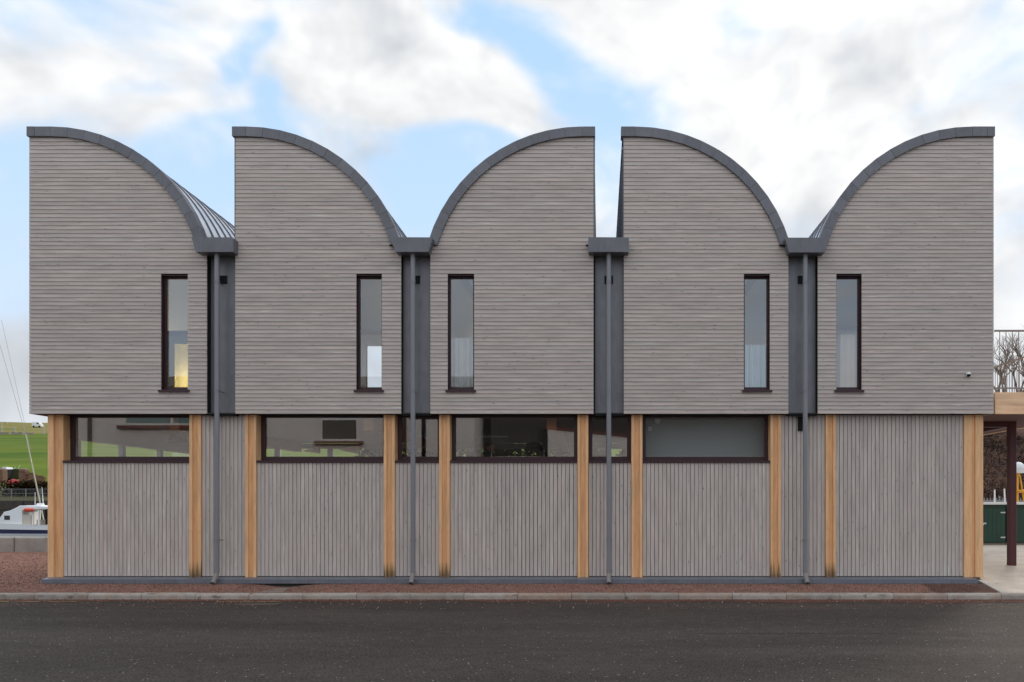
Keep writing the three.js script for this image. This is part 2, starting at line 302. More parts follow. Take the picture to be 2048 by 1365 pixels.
// loose stones over the verge and the yard
{
  const g = new THREE.IcosahedronGeometry(1, 0), n = 27600, m = new THREE.InstancedMesh(g, std({ color: 0xffffff, roughness: .95 }), n);
  m.name = 'gravel_stones'; m.userData.kind = 'stuff'; m.userData.label = 'loose red and brown gravel stones along the verge'; m.userData.category = 'gravel';
  const M = new THREE.Matrix4(), q = new THREE.Quaternion(), e = new THREE.Euler(), c = new THREE.Color();
  for (let i = 0; i < n; i++) {
    let x, z; if (i >= 26000) { x = rr(-12.6, 9); z = .93 + Math.pow(rnd(), 2.6) * 1.3; } else if (i < 17500) { x = rr(-12.6, 6.84); z = rr(.125, .788); } else { x = rr(-18, -9.98); z = -Math.pow(rnd(), 1.7) * 9.6 + .1; }
    const s = rr(.004, .010) * (i < 17500 ? 1 : 1.4); e.set(rr(0, 6), rr(0, 6), rr(0, 6)); q.setFromEuler(e);
    M.compose(new THREE.Vector3(x, (z > .92 ? .008 : verge(x, z)) + s * .35, z), q, new THREE.Vector3(s * rr(.8, 1.5), s * rr(.5, .9), s)); m.setMatrixAt(i, M);
    const v = rr(.08, .30), w = rnd(); c.setRGB(v * 1.2, v * lerp(.60, .84, w), v * lerp(.44, .72, w)); m.setColorAt(i, c);
  }
  scene.add(m);
}

// ---------------------------------------------------------------- the timber building
const bld = thing('timber_building', 'long grey timber building with five curved zinc roofs and orange posts', 'building');
const ZB = -7.2, FLOOR1 = 3.40, SOFFIT = Y(828), GUT = Y(475), APEX = Y(253, .05);
const kz = (D - .05) / F;                                     // metres per pixel at the coping face
const R = 322 * kz, CYc = APEX - R;
const blocks = [
  { flat: 52, cx: 100, clad: [57.5, 413], dir: 1, win: [321, 375] },
  { flat: 463, cx: 491, clad: [470, 802], dir: 1, win: [712, 763.5] },
  { flat: 1190.5, cx: 1164.6, clad: [860.5, 1187], dir: -1, win: [895, 948] },
  { flat: 1242, cx: 1270.7, clad: [1247.5, 1577], dir: 1, win: [1488, 1540] },
  { flat: 1991, cx: 1946, clad: [1636, 1988], dir: -1, win: [1673, 1724] },
];
const WT = Y(551), WB = Y(779);
const pitch = .0722, BH = .0636;
function curtain(x0, x1, y0, y1, z, freq) { const g = new THREE.PlaneGeometry(x1 - x0, y1 - y0, 64, 1), p = g.attributes.position; for (let i = 0; i < p.count; i++) { const x = p.getX(i); p.setZ(i, .02 * Math.sin(x * freq + 2 * Math.sin(x * 7))); } g.translate((x0 + x1) / 2, (y0 + y1) / 2, z); g.computeVertexNormals(); return g; }
const boardPool = [];   // every horizontal board, largest kept as parts
const wallMat = std({ color: lin(.83, .82, .81), roughness: .92 });

blocks.forEach((b, bi) => {
  const bay = part('upper_bay', bld);
  const s = b.dir, cx = X(b.cx, .05), xf = X(b.flat, .05), xl = X(b.clad[0]), xr = X(b.clad[1]);
  const arcX = (y, r) => { const dy = y - CYc; return dy >= r ? null : cx + s * Math.sqrt(r * r - dy * dy); };
  const rm = R - .09;
  // --- boards
  let row = 0;
  for (let y0 = SOFFIT; y0 < CYc + rm - .01; y0 += pitch, row++) {
    const y1 = Math.min(y0 + BH, CYc + rm - .002);
    if (y1 - y0 < .02) break;
    const far = s > 0 ? xr : xl, near = s > 0 ? xl : xr;
    const end = (y) => (y < GUT - .05 ? far : (s > 0 ? Math.min(far, arcX(y, rm)) : Math.max(far, arcX(y, rm))));
    const eb = end(y0), et = end(y1);
    if (Math.abs(et - near) < .05) continue;
    const put = (a0, a1, c0, c1) => {   // left bottom, right bottom, left top, right top
      const g = board(a0, a1, c0, c1, y0, y1, rr(-.0015, .0015), .022, rr(0, 40), rr(0, 40), false);
      boardPool.push({ g, m: larch[Math.floor(rnd() * larch.length)], area: (a1 - a0) * (y1 - y0), bay });
    };
    const w0 = X(b.win[0]), w1 = X(b.win[1]);
    const L0 = s > 0 ? near : eb, L1 = s > 0 ? near : et, R0 = s > 0 ? eb : near, R1 = s > 0 ? et : near;
    if (y1 > WB + .012 && y0 < WT - .012) { put(L0, w0, L1, w0); put(w1, R0, w1, R1); }
    else put(L0, R0, L1, R1);
  }
  // --- wall behind the boards, with the window opening
  {
    const sh = new THREE.Shape(), r2 = R - .12, n = 20, fx = s > 0 ? xl + .03 : xr - .03, ex = s > 0 ? xr - .02 : xl + .02;
    sh.moveTo(fx, SOFFIT + .02); sh.lineTo(ex, SOFFIT + .02); sh.lineTo(ex, GUT - .18);
    for (let i = 0; i <= n; i++) { const a = lerp(.36, Math.PI / 2, i / n); sh.lineTo(cx + s * r2 * Math.cos(a), CYc + r2 * Math.sin(a)); }
    sh.lineTo(fx, CYc + r2); sh.closePath();
    const h = new THREE.Path(), w0 = X(b.win[0]) - .012, w1 = X(b.win[1]) + .012; h.moveTo(w0, WB - .03); h.lineTo(w0, WT + .02); h.lineTo(w1, WT + .02); h.lineTo(w1, WB - .03); h.closePath(); sh.holes.push(h);
    const g = new THREE.ExtrudeGeometry(sh, { depth: .20, bevelEnabled: false, steps: 1 }); g.translate(0, 0, -.23);
    mesh('wall_core', g, membrane, bay);
    const g2 = new THREE.ExtrudeGeometry(sh, { depth: .008, bevelEnabled: false }); g2.translate(0, 0, -.2395); mesh('wall_lining', g2, wallMat, bay);
  }
  // --- coping panels round the curve
  {
    const step = 33.3 * kz;
    const q = []; q.push([xf, APEX, 0, 1]);
    const flatLen = Math.abs(cx - xf); if (flatLen > .32) q.push([cx - s * (flatLen - (.14)), APEX, 0, 1]);
    q.push([cx, APEX, 0, 1]);
    const aEnd = Math.asin(306 / 322) + .035, nSeg = Math.round(aEnd * R / step);
    for (let i = 1; i <= nSeg; i++) { const a = aEnd * i / nSeg; q.push([cx + s * R * Math.sin(a), CYc + R * Math.cos(a), s * Math.sin(a), Math.cos(a)]); }
    const th = 19 * kz, gp = .0022;
    for (let i = 0; i < q.length - 1; i++) {
      let A = q[i], B = q[i + 1]; const dx = B[0] - A[0], dy = B[1] - A[1], l = Math.hypot(dx, dy), ux = dx / l * gp, uy = dy / l * gp, e = rr(-.0018, .0018);
      const P = [[A[0] + ux, A[1] + uy], [B[0] - ux, B[1] - uy], [B[0] - B[2] * th - ux, B[1] - B[3] * th - uy], [A[0] - A[2] * th + ux, A[1] - A[3] * th + uy]];
      if (s > 0) P.reverse();
      mesh('coping_panel', prism(P, -.16, .05 + e, rr(0, 5), rr(0, 5)), zinc[Math.floor(rnd() * 3)], bay);
    }
    // closer under the panels so that the joints read dark
    const C = []; const pt = (A, k) => [A[0] - A[2] * k, A[1] - A[3] * k];
    for (let i = 0; i < q.length - 1; i++) { const P = [pt(q[i], .012), pt(q[i + 1], .012), pt(q[i + 1], th - .012), pt(q[i], th - .012)]; if (s > 0) P.reverse(); C.push(prism(P, -.15, .038)); }
    mesh('coping_backing', merge(C), seamZinc, bay);
  }
  // --- vault roof: standing seam pans and ribs
  {
    const r0 = R - .03, a1 = Math.asin(306 / 322) + .03, n = 18, seamStep = .41, z0 = -.165;
    const P3 = (r, i) => { if (i === 0) return [xf + s * .03, CYc + r]; const a = a1 * (i - 1) / n; return [cx + s * r * Math.sin(a), CYc + r * Math.cos(a)]; };
    const strip = (zA, zB, ro, ri) => {
      const P = [];
      for (let i = 0; i <= n; i++) { const a = P3(ro, i), c = P3(ro, i + 1), d = P3(ri, i), e = P3(ri, i + 1);
        const f = (q) => { if (s < 0) q.reverse(); return q; };
        P.push(f([[a[0], a[1], zA], [c[0], c[1], zA], [c[0], c[1], zB], [a[0], a[1], zB]].reverse()), f([[a[0], a[1], zA], [c[0], c[1], zA], [e[0], e[1], zA], [d[0], d[1], zA]]), f([[a[0], a[1], zB], [c[0], c[1], zB], [e[0], e[1], zB], [d[0], d[1], zB]].reverse()));
      }
      return faces(P);
    };
    for (let k = 0, z = z0; z > ZB + .1; k++, z -= seamStep) {
      const zn = Math.max(ZB, z - seamStep);
      mesh('roof_panel', strip(zn + .012, z - .012, r0, r0 - .02), roofZinc, bay);
      mesh('standing_seam', strip(zn - .012, zn + .012, r0 + .017, r0 - .02), seamZinc, bay);
    }
    mesh('roof_deck', strip(ZB, z0, r0 - .022, r0 - .05), membrane, bay);
    mesh('vault_ceiling', strip(ZB + .15, -.24, r0 - .22, r0 - .26), wallMat, bay);
  }
  // --- flank wall above the gutter on the straight side
  {
    const outer = bi === 0 || bi === 4, xs = s > 0 ? xl : xr;
    if (!outer) {
      mesh('flank_wall', s > 0 ? bx(xs + .005, xs + .12, GUT - .3, APEX - .16, ZB, -.03) : bx(xs - .12, xs - .005, GUT - .3, APEX - .16, ZB, -.03), zinc[1], bay);
      for (let z = -.5; z > ZB; z -= .42) mesh('flank_seam', s > 0 ? bx(xs - .02, xs + .004, GUT - .25, APEX - .17, z - .012, z + .012) : bx(xs - .004, xs + .02, GUT - .25, APEX - .17, z - .012, z + .012), seamZinc, bay);
      mesh('corner_trim', s > 0 ? bx(xs - .012, xs - .0005, GUT - .29, APEX - .17, -.06, .006) : bx(xs + .0005, xs + .028, GUT - .29, APEX - .17, -.06, .006), zinc[2], bay);
    } else {
      mesh('flank_wall', s > 0 ? bx(xs + .03, xs + .15, SOFFIT + .02, APEX - .16, ZB, -.24) : bx(xs - .15, xs - .03, SOFFIT + .02, APEX - .16, ZB, -.24), membrane, bay);
      const G = []; for (let y = SOFFIT, k = 0; y < APEX - .2; y += pitch, k++) G.push(s > 0 ? bx(xs - .004, xs + .022, y, y + BH, ZB, -.024, { uo: k * 1.37, vo: k * .71 }) : bx(xs - .022, xs + .004, y, y + BH, ZB, -.024, { uo: k * 1.37, vo: k * .71 }));
      const fb = mesh('flank_boards', merge(G), larch[1], bay); fb.userData.kind = 'stuff';
    }
    // inner side walls
    mesh('side_wall', bx(xl + .16, xl + .24, FLOOR1, s > 0 ? APEX - .35 : GUT - .1, ZB + .15, -.24), wallMat, bay);
    mesh('side_wall', bx(xr - .24, xr - .16, FLOOR1, s > 0 ? GUT - .1 : APEX - .35, ZB + .15, -.24), wallMat, bay);
  }
  // --- window
  {
    const w0 = X(b.win[0]), w1 = X(b.win[1]), wn = part('slot_window', bld), zf = -.115;
    const fw = .045;
    mesh('frame', merge([bx(w0 - .01, w0 + fw - .01, WB, WT + .01, zf - .06, zf, { c: .004 }), bx(w1 - fw + .01, w1 + .01, WB, WT + .01, zf - .06, zf, { c: .004 }), bx(w0 + fw - .01, w1 - fw + .01, WT - .03, WT + .01, zf - .06, zf, { c: .004 }), bx(w0 + fw - .01, w1 - fw + .01, WB, WB + .052, zf - .06, zf, { c: .004 })]), maroon, wn);
    mesh('pane', new THREE.PlaneGeometry(w1 - w0 - 2 * fw + .03, WT - WB - .07).translate((w0 + w1) / 2, (WB + WT) / 2 + .01, zf - .03), slotGlass, wn);
    mesh('reveal', merge([bx(w0 - .011, w0 - .001, WB - .005, WT + .012, zf + .0005, -.023), bx(w1 + .001, w1 + .011, WB - .005, WT + .012, zf + .0005, -.023), bx(w0 - .001, w1 + .001, WT + .001, WT + .012, zf + .0005, -.023)]), maroon, wn);
    mesh('sill', faces((() => { const a = w0 - .035, c = w1 + .035, y = WB; return prismYZ([[zf, y - .05], [.035, y - .053], [.035, y - .012], [zf, y - .001]], a, c); })()), maroon, wn);
  }
  // --- back wall with a glazed opening, wall plate, blind
  {
    const head = bi === 1 ? 5.80 : 6.12, base = FLOOR1 + .05, zb = ZB + .12;
    const [oa, ob] = [[-10.5, -6.2], [-6.15, -3.0], [-4.2, .5], [.1, 4.3], [3.5, 7.3]][bi].map((v) => clamp(v, xl + .3, xr - .3));
    for (const [a, c, y0, y1] of [[xl + .24, oa, FLOOR1, APEX - .4], [ob, xr - .24, FLOOR1, s > 0 ? GUT : APEX - .4], [oa, ob, head, GUT - .02]]) if (c - a > .02) mesh('back_wall', bx(a, c, y0, Math.min(y1, a < cx === s > 0 ? y1 : GUT), zb - .1, zb), wallMat, bay);
    mesh('tympanum', (() => { const sh = new THREE.Shape(); sh.moveTo(oa, GUT - .015); const r2 = R - .1; const x1 = cx + s * Math.sqrt(Math.max(0, r2 * r2 - (GUT - CYc) ** 2)); const fl = s > 0 ? xl + .16 : xr - .16; sh.moveTo(fl, GUT - .015); sh.lineTo(x1, GUT - .015); for (let i = 0; i <= 12; i++) { const a = lerp(Math.atan2(GUT - CYc, Math.abs(x1 - cx)), Math.PI / 2, i / 12); sh.lineTo(cx + s * r2 * Math.cos(a), CYc + r2 * Math.sin(a)); } sh.lineTo(fl, CYc + r2); sh.closePath(); const g = new THREE.ExtrudeGeometry(sh, { depth: .08, bevelEnabled: false }); g.translate(0, 0, zb - .09); return g; })(), wallMat, bay);
    mesh('wall_plate', bx(xl + .25, xr - .25, Math.min(head + .27, 6.2), Math.min(head + .36, 6.29), zb + .001, zb + .09), beamM, bay);
    const bw = part('back_window', bld), n = Math.max(2, Math.round((ob - oa) / .55)), pw = (ob - oa) / n;
    for (let i = 0; i <= n; i++) mesh('mullion', bx(oa + i * pw - .035, oa + i * pw + .035, base, head, zb - .08, zb - .02), backFrame, bw);
    for (let i = 0; i < n; i++) mesh('pane', new THREE.PlaneGeometry(pw - .07, head - base).translate(oa + (i + .5) * pw, (head + base) / 2, zb - .05), clearGlass, bw);
    const bc = bi === 4 ? cloth(.62, .55, .48) : null;
    if (bi === 0) {   // cross wall with a curtained doorway
      const zc = -3.9, d0 = X(348, zc), d1 = d0 + 1.25, yd = Y(688, zc);
      mesh('cross_wall', bx(xl + .24, d0, FLOOR1, yd + .3, zc - .1, zc), wallMat, bay); mesh('cross_wall', bx(d0, d1, yd, yd + .3, zc - .1, zc), wallMat, bay); mesh('cross_wall', bx(d1, xr - .24, FLOOR1, yd + .3, zc - .1, zc), wallMat, bay);
      mesh('wall_plate', bx(X(333, zc), xr - .25, Y(671, zc), Y(664, zc), zc + .001, zc + .08), beamM, bay);
      const fl = thing('floor_lamp', 'glowing tube lamp behind the yellow curtain in the first upper window', 'lamp', [d0 + .3, FLOOR1, zc - .55]);
      mesh('lamp_tube', new THREE.CylinderGeometry(.04, .04, 1.5, 12).translate(0, .95, 0), std({ color: lin(.9, .85, .7), emissive: lin(1, .82, .45), emissiveIntensity: 1.0 }), fl); mesh('lamp_foot', new THREE.CylinderGeometry(.14, .14, .2, 16).translate(0, .1, 0), black, fl);
      const pl = new THREE.PointLight(lin(1, .86, .56), 1.5); pl.name = 'lamp_light'; pl.position.set(0, 1.0, .06); pl.castShadow = true; pl.shadow.radius = 4; fl.add(pl);
      mesh('doorway_curtain', curtain(d0, d1, FLOOR1 + .02, yd, zc - .05, 30), cloth(.9, .8, .42), bay);
    }
    if (bi === 2 || bi === 3) mesh('sky_reflection_sheet', curtain(X(b.win[0]) - .05, X(b.win[1]) + .05, WB - .05, Y(bi === 2 ? 676 : 690, -.3), -.3, 60), bi === 2 ? cloth(.93, .94, .90) : cloth(.74, .90, .96), bay);  // added pale sheets, tinted to stand in for bright sky mirrored in the panes
    if (bc) mesh('roller_blind', (() => { const g = new THREE.PlaneGeometry(ob - oa, head - base - .02, 40, 1), p = g.attributes.position; for (let i = 0; i < p.count; i++) p.setZ(i, .02 * Math.sin(p.getX(i) * 38)); g.translate((oa + ob) / 2, (head + base) / 2, zb + .05); g.computeVertexNormals(); return g; })(), bc, bay);
  }
});
function prismYZ(pts, x0, x1) {   // profile in (z,y) counter-clockwise seen from +x when z points left... orientation is two-sided
  const A = pts.map(([z, y]) => [x0, y, z]), B = pts.map(([z, y]) => [x1, y, z]), P = [A, B.slice().reverse()];
  for (let i = 0; i < pts.length; i++) { const j = (i + 1) % pts.length; P.push([A[i], A[j], B[j], B[i]].reverse()); }
  return P;
}
// the 300 largest horizontal boards are parts, the short offcuts beside windows and under the curves are joined
boardPool.map((b, i) => [b, i]).sort((a, b) => b[0].area - a[0].area || a[1] - b[1]).forEach(([b], i) => { if (i < 300) mesh('cladding_board', b.g, b.m, b.bay); else b.rest = true; });
{ const o = mesh('short_cladding_boards', merge(boardPool.filter((b) => b.rest).map((b) => b.g)), larch[0], bld); o.userData.kind = 'stuff'; }

// --- recesses, gutters and downpipes between the bays
const ZR = -.16;
const links = [
  { l: 413, r: 470, front: [[382, 474.5], [391, 504], [466, 504], [466, 475]], pipe: 433.4 },
  { l: 802, r: 860.5, front: [[779, 474.5], [790.5, 504], [856.5, 504], [865, 475]], pipe: 825.6 },
  { l: 1190, r: 1247.5, front: [[1176.5, 474.5], [1176.5, 504], [1258, 504], [1258, 475]], pipe: 1217.7 },
  { l: 1577, r: 1636, front: [[1570.5, 475.5], [1578.5, 505], [1650.5, 505], [1658.5, 475.5]], pipe: 1610.8 },
];
links.forEach((k, i) => {
  const g = part('bay_link', bld), zf = .22, x0 = X(k.l), x1 = X(k.r), pt = (p) => [X(p[0], zf), Y(p[1], zf)];
  mesh('recess_panel', bx(x0 - .05, x1 + .05, SOFFIT + .002, GUT, ZR - .02, ZR), recess, g);
  mesh('recess_cheek', bx(x0 - .03, x0 + .003, SOFFIT + .001, GUT - .05, ZR, -.024), black, g);
  mesh('recess_cheek', bx(x1 - .003, x1 + .03, SOFFIT + .001, GUT - .05, ZR, -.024), black, g);
  mesh('recess_flashing', bx(x0 + .004, x1 - .004, SOFFIT - .03, SOFFIT + .001, ZR - .02, -.03), black, g);
  const q = k.front.map(pt), gb = part('gutter_box', bld);
  mesh('gutter_front', prism(q, zf - .012, zf), zinc[0], gb);
  mesh('gutter_body', prism(q.map(([x, y], n) => [x + (n === 0 || n === 1 ? .004 : -.004), y + (n === 0 || n === 3 ? -.012 : .001)]), -.1, zf - .0125), zinc[1], gb);
  mesh('valley_gutter', bx(x0 - .3, x1 + .3, GUT - .28, GUT - .12, ZB, -.11), zinc[1], g);
  if (i > 0) mesh('overflow_spout', rod([i === 3 ? q[0][0] - .07 : q[0][0] - .045, Y(493), .05], [q[0][0] + .05, Y(493), .05], .018, .018, 8), black, g);
  // vent
  const vx = X(k.pipe, .08);
  mesh('vent', merge([bx(vx - .078, vx + .078, Y(568.5, ZR), Y(552, ZR), ZR - .001, ZR + .014)]), black, g);
  // downpipe
  const dp = part('downpipe', bld), zp = .08, r = .043, yb = .42;
  mesh('pipe', new THREE.CylinderGeometry(r, r, Y(504, .1) - yb, 20, 1, true).translate(vx, (Y(504, .1) + yb) / 2, zp), pipeM, dp);
  for (const y of [Y(567), Y(783), Y(1081)]) {
    mesh('bracket', merge([new THREE.CylinderGeometry(r + .006, r + .006, .016, 20).translate(vx, y + .016, zp), new THREE.CylinderGeometry(r + .006, r + .006, .016, 20).translate(vx, y - .016, zp), rod([vx + .03, y, zp], [vx + (y > 3 ? .0 : .0), y - .0, y > SOFFIT ? ZR : -.17], .008)]), pipeM, dp);
  }
  mesh('pipe_joint', new THREE.CylinderGeometry(r + .002, r + .002, .006, 20).translate(vx, Y(735), zp), pipeM, dp);
  mesh('pipe_collar', new THREE.CylinderGeometry(r + .004, r + .005, .05, 20).translate(vx, yb + .02, zp), pipeM, dp);
  mesh('shoe', tube([[vx, yb + .01, zp], [vx, yb - .045, zp + .012], [vx, yb - .12, zp + .09], [vx, yb - .2, zp + .17]], r - .002, 16, 16), shoeM, dp);
});
mesh('fascia_vent', bx(X(1596, -.15), X(1607.5, -.15), Y(862, -.15), Y(834, -.15), -.17, -.135), black, bld);

// --- floors and soffit
const XL = X(95, -.13), XR = X(1967, -.13);
mesh('soffit', bx(X(57.5) + .02, X(1988) - .02, SOFFIT + .003, SOFFIT + .02, ZB, -.024), std({ color: lin(.05, .045, .043) }), bld);
mesh('upper_floor', bx(X(57.5) + .03, X(1988) - .03, SOFFIT + .021, FLOOR1, ZB + .02, -.242), std({ color: lin(.5, .42, .34), roughness: .6 }), bld);
mesh('ground_floor', bx(XL + .03, XR - .03, .02, .34, ZB + .1, -.19), floorM, bld);
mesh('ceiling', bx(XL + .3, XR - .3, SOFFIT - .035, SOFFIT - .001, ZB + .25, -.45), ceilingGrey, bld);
// plinth flashing
{
  const zf = .1, yt = Y(1155, -.13), yb = Y(1168, zf), xs = X(81, zf), xe = X(1957, zf), n = 7;
  for (let i = 0; i < n; i++) { const a = lerp(xs, xe, i / n) + .002, b = lerp(xs, xe, (i + 1) / n) - .002, e = rr(-.002, .002); mesh('plinth_flashing', faces(prismYZ([[-.3, yt - .09], [zf + e, yb], [zf + e, Y(1159.5, zf)], [-.125, yt - .001], [-.3, yt - .001]], a, b), rr(0, 4), rr(0, 4)), galv, bld); }
  mesh('footing', bx(XL + .04, XR - .04, -.2, yb + .004, -.6, .06), std({ color: lin(.03, .03, .03) }), bld);
}
// --- posts
const PZ = -.13, px2 = (p) => X(p, PZ), yFoot = Y(1155.5, PZ), yHead = SOFFIT - .004;
const posts = [[378, 401, 1], [490, 511.5, -1], [767, 789, 0], [878, 899, 1], [1155, 1176.5, -1], [1263, 1285, -1], [1541.5, 1562, 2], [1652, 1672, 0]];
function firPost(a, b, st) {
  const g = part('timber_post', bld), w = b - a, cut = yFoot + .86;
  // the stained foot (0.86 m) and the clean length above it share one section
  const lo = (x0, x1, zf) => { const q = bx(x0, x1, yFoot, cut, -.36, zf, { grain: 'y', uo: -yFoot + .01, vo: -x0 }), u = q.attributes.uv; for (let i = 0; i < u.count; i++) u.setXY(i, u.getY(i), u.getX(i)); return q; };
  const hi = (x0, x1, zf, y0) => bx(x0, x1, y0, yHead, -.36, zf, { grain: 'y', uo: rr(0, 9), vo: rr(0, 9) });
  for (const [n, p, q, z, k] of [['post_core', a + w * .26, b - w * .26, PZ - .028, 0], ['side_plank', a, a + w * .255, PZ, 1], ['side_plank', b - w * .255, b, PZ, 1]]) {
    if (st < 0) { mesh(n, hi(p, q, z, yFoot), fir[k], g); continue; }
    mesh(n, hi(p, q, z, cut), fir[k], g); mesh('stained_foot', lo(p, q, z), firStained[st][k], g);
  }
}
for (const [a, b, st] of posts) firPost(px2(a), px2(b), st);
{ // corner posts
  const g = part('corner_post', bld), o = () => ({ grain: 'y', uo: rr(0, 9), vo: rr(0, 9), c: .004 });
  mesh('side_plank', bx(px2(95), px2(106.5), yFoot, yHead, -.42, PZ + .01, o()), fir[1], g);
  mesh('post_core', bx(px2(106.8), px2(123.5), yFoot, yHead, -.36, PZ - .035, o()), fir[0], g);
  const h = part('corner_post', bld);
  mesh('side_plank', bx(px2(1929), px2(1944.5), yFoot, yHead, -.40, PZ, o()), fir[1], h);
  mesh('post_core', bx(px2(1944.8), px2(1951), yFoot, yHead, -.38, PZ - .02, o()), fir[0], h);
  mesh('side_plank', bx(px2(1951.3), px2(1967), yFoot, yHead, -.42, PZ + .004, o()), fir[1], h);
}
// --- upright boards
const yClad = Y(1153, -.17), ySill = Y(926, -.15), zC = -.165;
function upright(a, b, y1) {
  const g = part('upright_cladding', bld), n = Math.round((b - a) / .0725), w = (b - a) / n;
  for (let i = 0; i < n; i++) mesh('upright_board', board(yClad, y1, yClad, y1, a + i * w + rr(.0034, .0052), a + (i + 1) * w - rr(.0034, .0052), zC + rr(-.0015, .0015), .022, rr(0, 40), rr(0, 40), true), larch[Math.floor(rnd() * larch.length)], g);
  mesh('cladding_backing', bx(a, b, yClad - .01, y1, zC - .16, zC - .024), membrane, g);
}
const eP = [[123.5, 378], [401, 490], [511.5, 767], [789, 878], [899, 1155], [1176.5, 1263], [1285, 1541.5], [1562, 1652], [1672, 1929]].map((p) => p.map(px2));
const glazed = [1, 0, 1, 1, 1, 1, 1, 0, 0];
eP.forEach(([a, b], i) => upright(a + .003, b - .003, glazed[i] ? ySill - .002 : SOFFIT - .01));
// --- strip windows
eP.forEach(([a, b], i) => {
  if (!glazed[i]) return;
  const w = part('strip_window', bld), z = -.36, y0 = Y(921, z), y1 = SOFFIT - .002, f = .072, o = { c: .005 };
  mesh('frame', merge([bx(a, a + f, y0, y1, z - .06, z, o), bx(b - f, b, y0, y1, z - .06, z, o), bx(a + f, b - f, y0, y0 + .066, z - .06, z, o), bx(a + f, b - f, y1 - .028, y1, z - .06, z, o)]), maroon, w);
  mesh('pane', new THREE.PlaneGeometry(b - a - 2 * f + .02, y1 - y0 - .075).translate((a + b) / 2, (y0 + .056 + y1 - .02) / 2, z - .03), glass, w);
  mesh('sill', faces(prismYZ([[z - .05, ySill], [-.138, ySill], [-.138, ySill + .038], [z - .05, ySill + .062]], a + .002, b - .002)), maroon, w);
});
// --- ground floor room: end walls, back wall with glazing, lamps
{
  const zb = ZB + .2, g = part('ground_floor_room', bld), yh = 3.09;
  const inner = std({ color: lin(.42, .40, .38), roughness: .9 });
  mesh('end_wall', bx(XR - .3, XR - .06, .34, SOFFIT - .04, zb, -.43), inner, g);
  // left end: low wall, head, and glazing between
  mesh('end_wall', bx(XL + .06, XL + .3, .34, 1.1, zb, -.43), inner, g);
  mesh('end_wall', bx(XL + .06, XL + .3, 2.85, SOFFIT - .04, zb, -.43), inner, g);
  for (let i = 0; i <= 4; i++) { const z = lerp(-.75, zb + .1, i / 4); mesh('end_mullion', bx(XL + .1, XL + .2, 1.1, 2.85, z - .05, z + .05), backFrame, g); }
  mesh('end_pane', new THREE.PlaneGeometry(5.9, 1.75).rotateY(Math.PI / 2).translate(XL + .15, 1.975, -3.75), clearGlass, g);
  mesh('back_lintel', bx(XL + .1, XR - .06, yh, SOFFIT - .04, zb - .15, zb), inner, g);
  mesh('back_dado', bx(XL + .1, XR - .06, .34, .9, zb - .15, zb), inner, g);
  for (let i = 0; i <= 12; i++) { const x = lerp(XL + .2, XR - .2, i / 12); mesh('back_mullion', bx(x - .07, x + .07, .9, yh, zb - .12, zb - .01), i % 3 ? backFrame : inner, g); }
  for (let i = 0; i < 12; i++) { const a = lerp(XL + .2, XR - .2, i / 12) + .07, b = lerp(XL + .2, XR - .2, (i + 1) / 12) - .07; mesh('back_pane', new THREE.PlaneGeometry(b - a, yh - .9).translate((a + b) / 2, (yh + .9) / 2, zb - .07), clearGlass, g); }
  mesh('partition', bx(X(1262, -.3) + .1, X(1262, -.3) + .2, .34, SOFFIT - .04, zb, -.45), inner, g);
  mesh('partition', bx(X(1600, -.3), X(1600, -.3) + .1, .34, SOFFIT - .04, zb, -.45), inner, g);
  mesh('inner_screen', bx(X(1285, -.3), X(1560, -.3), .34, SOFFIT - .04, -.72, -.65), std({ color: lin(.42, .43, .42), roughness: .8 }), g);
  for (const x of [-7.9, -4.3, -.9]) mesh('ceiling_beam', bx(x - .09, x + .09, SOFFIT - .26, SOFFIT - .036, zb, -.45), beamM, g);
}
{ // two small fittings on the grey screen behind the fourth long window
  const z = -.65; mesh('wall_sensor', new THREE.CylinderGeometry(.05, .05, .03, 20).rotateX(Math.PI / 2).scale(1, 1.3, 1).translate(X(1315, z), Y(842, z), z + .016), paintW, bld);
  mesh('wall_switch', bx(X(1296, z), X(1304, z), Y(863, z), Y(854, z), z + .001, z + .02, { c: .003 }), paintW, bld);
}
{ // timber brackets and a ceiling strip light that show through the panes
  const zk = -5.2, at = (p, q) => [X(p, zk), Y(q, zk)];
  for (const [a, b, c] of [[[604, 903], [637, 907], [637, 893]], [[676, 900], [717, 909], [717, 890]], [[971, 897], [987, 909], [987, 889]]]) mesh('timber_bracket', prism([at(...a), at(...b), at(...c)], zk - .12, zk), firPale, bld);
  const z = -3.2, y = Y(874, z), xs = X(954, z), xe = X(1014, z), sl = part('strip_light', bld);
  mesh('batten', bx(xs, xe, y - .02, y + .02, z - .04, z + .04), paintW, sl); for (const x of [xs + .1, xe - .1]) mesh('hanger', rod([x, y + .02, z], [x, SOFFIT - .034, z], .006), black, sl);
}
const lampSpots = [[354, 886, -3.1, 'dark dome pendant lamp behind the first long ground floor window'], [1067, 902, -3.1, 'dark dome pendant lamp behind the third long ground floor window']];
for (const [p, q, z, lb] of lampSpots) {
  const t = thing('pendant_lamp', lb, 'lamp', [X(p, z), Y(q, z), z], 'pendant lamps inside the ground floor');
  mesh('shade', new THREE.SphereGeometry(.2, 24, 10, 0, Math.PI * 2, 0, Math.PI / 2), std({ color: lin(.015, .015, .018), roughness: .5 }), t);
  mesh('cord', rod([0, .19, 0], [0, SOFFIT - .034 - Y(q, z), 0], .006), black, t);
}
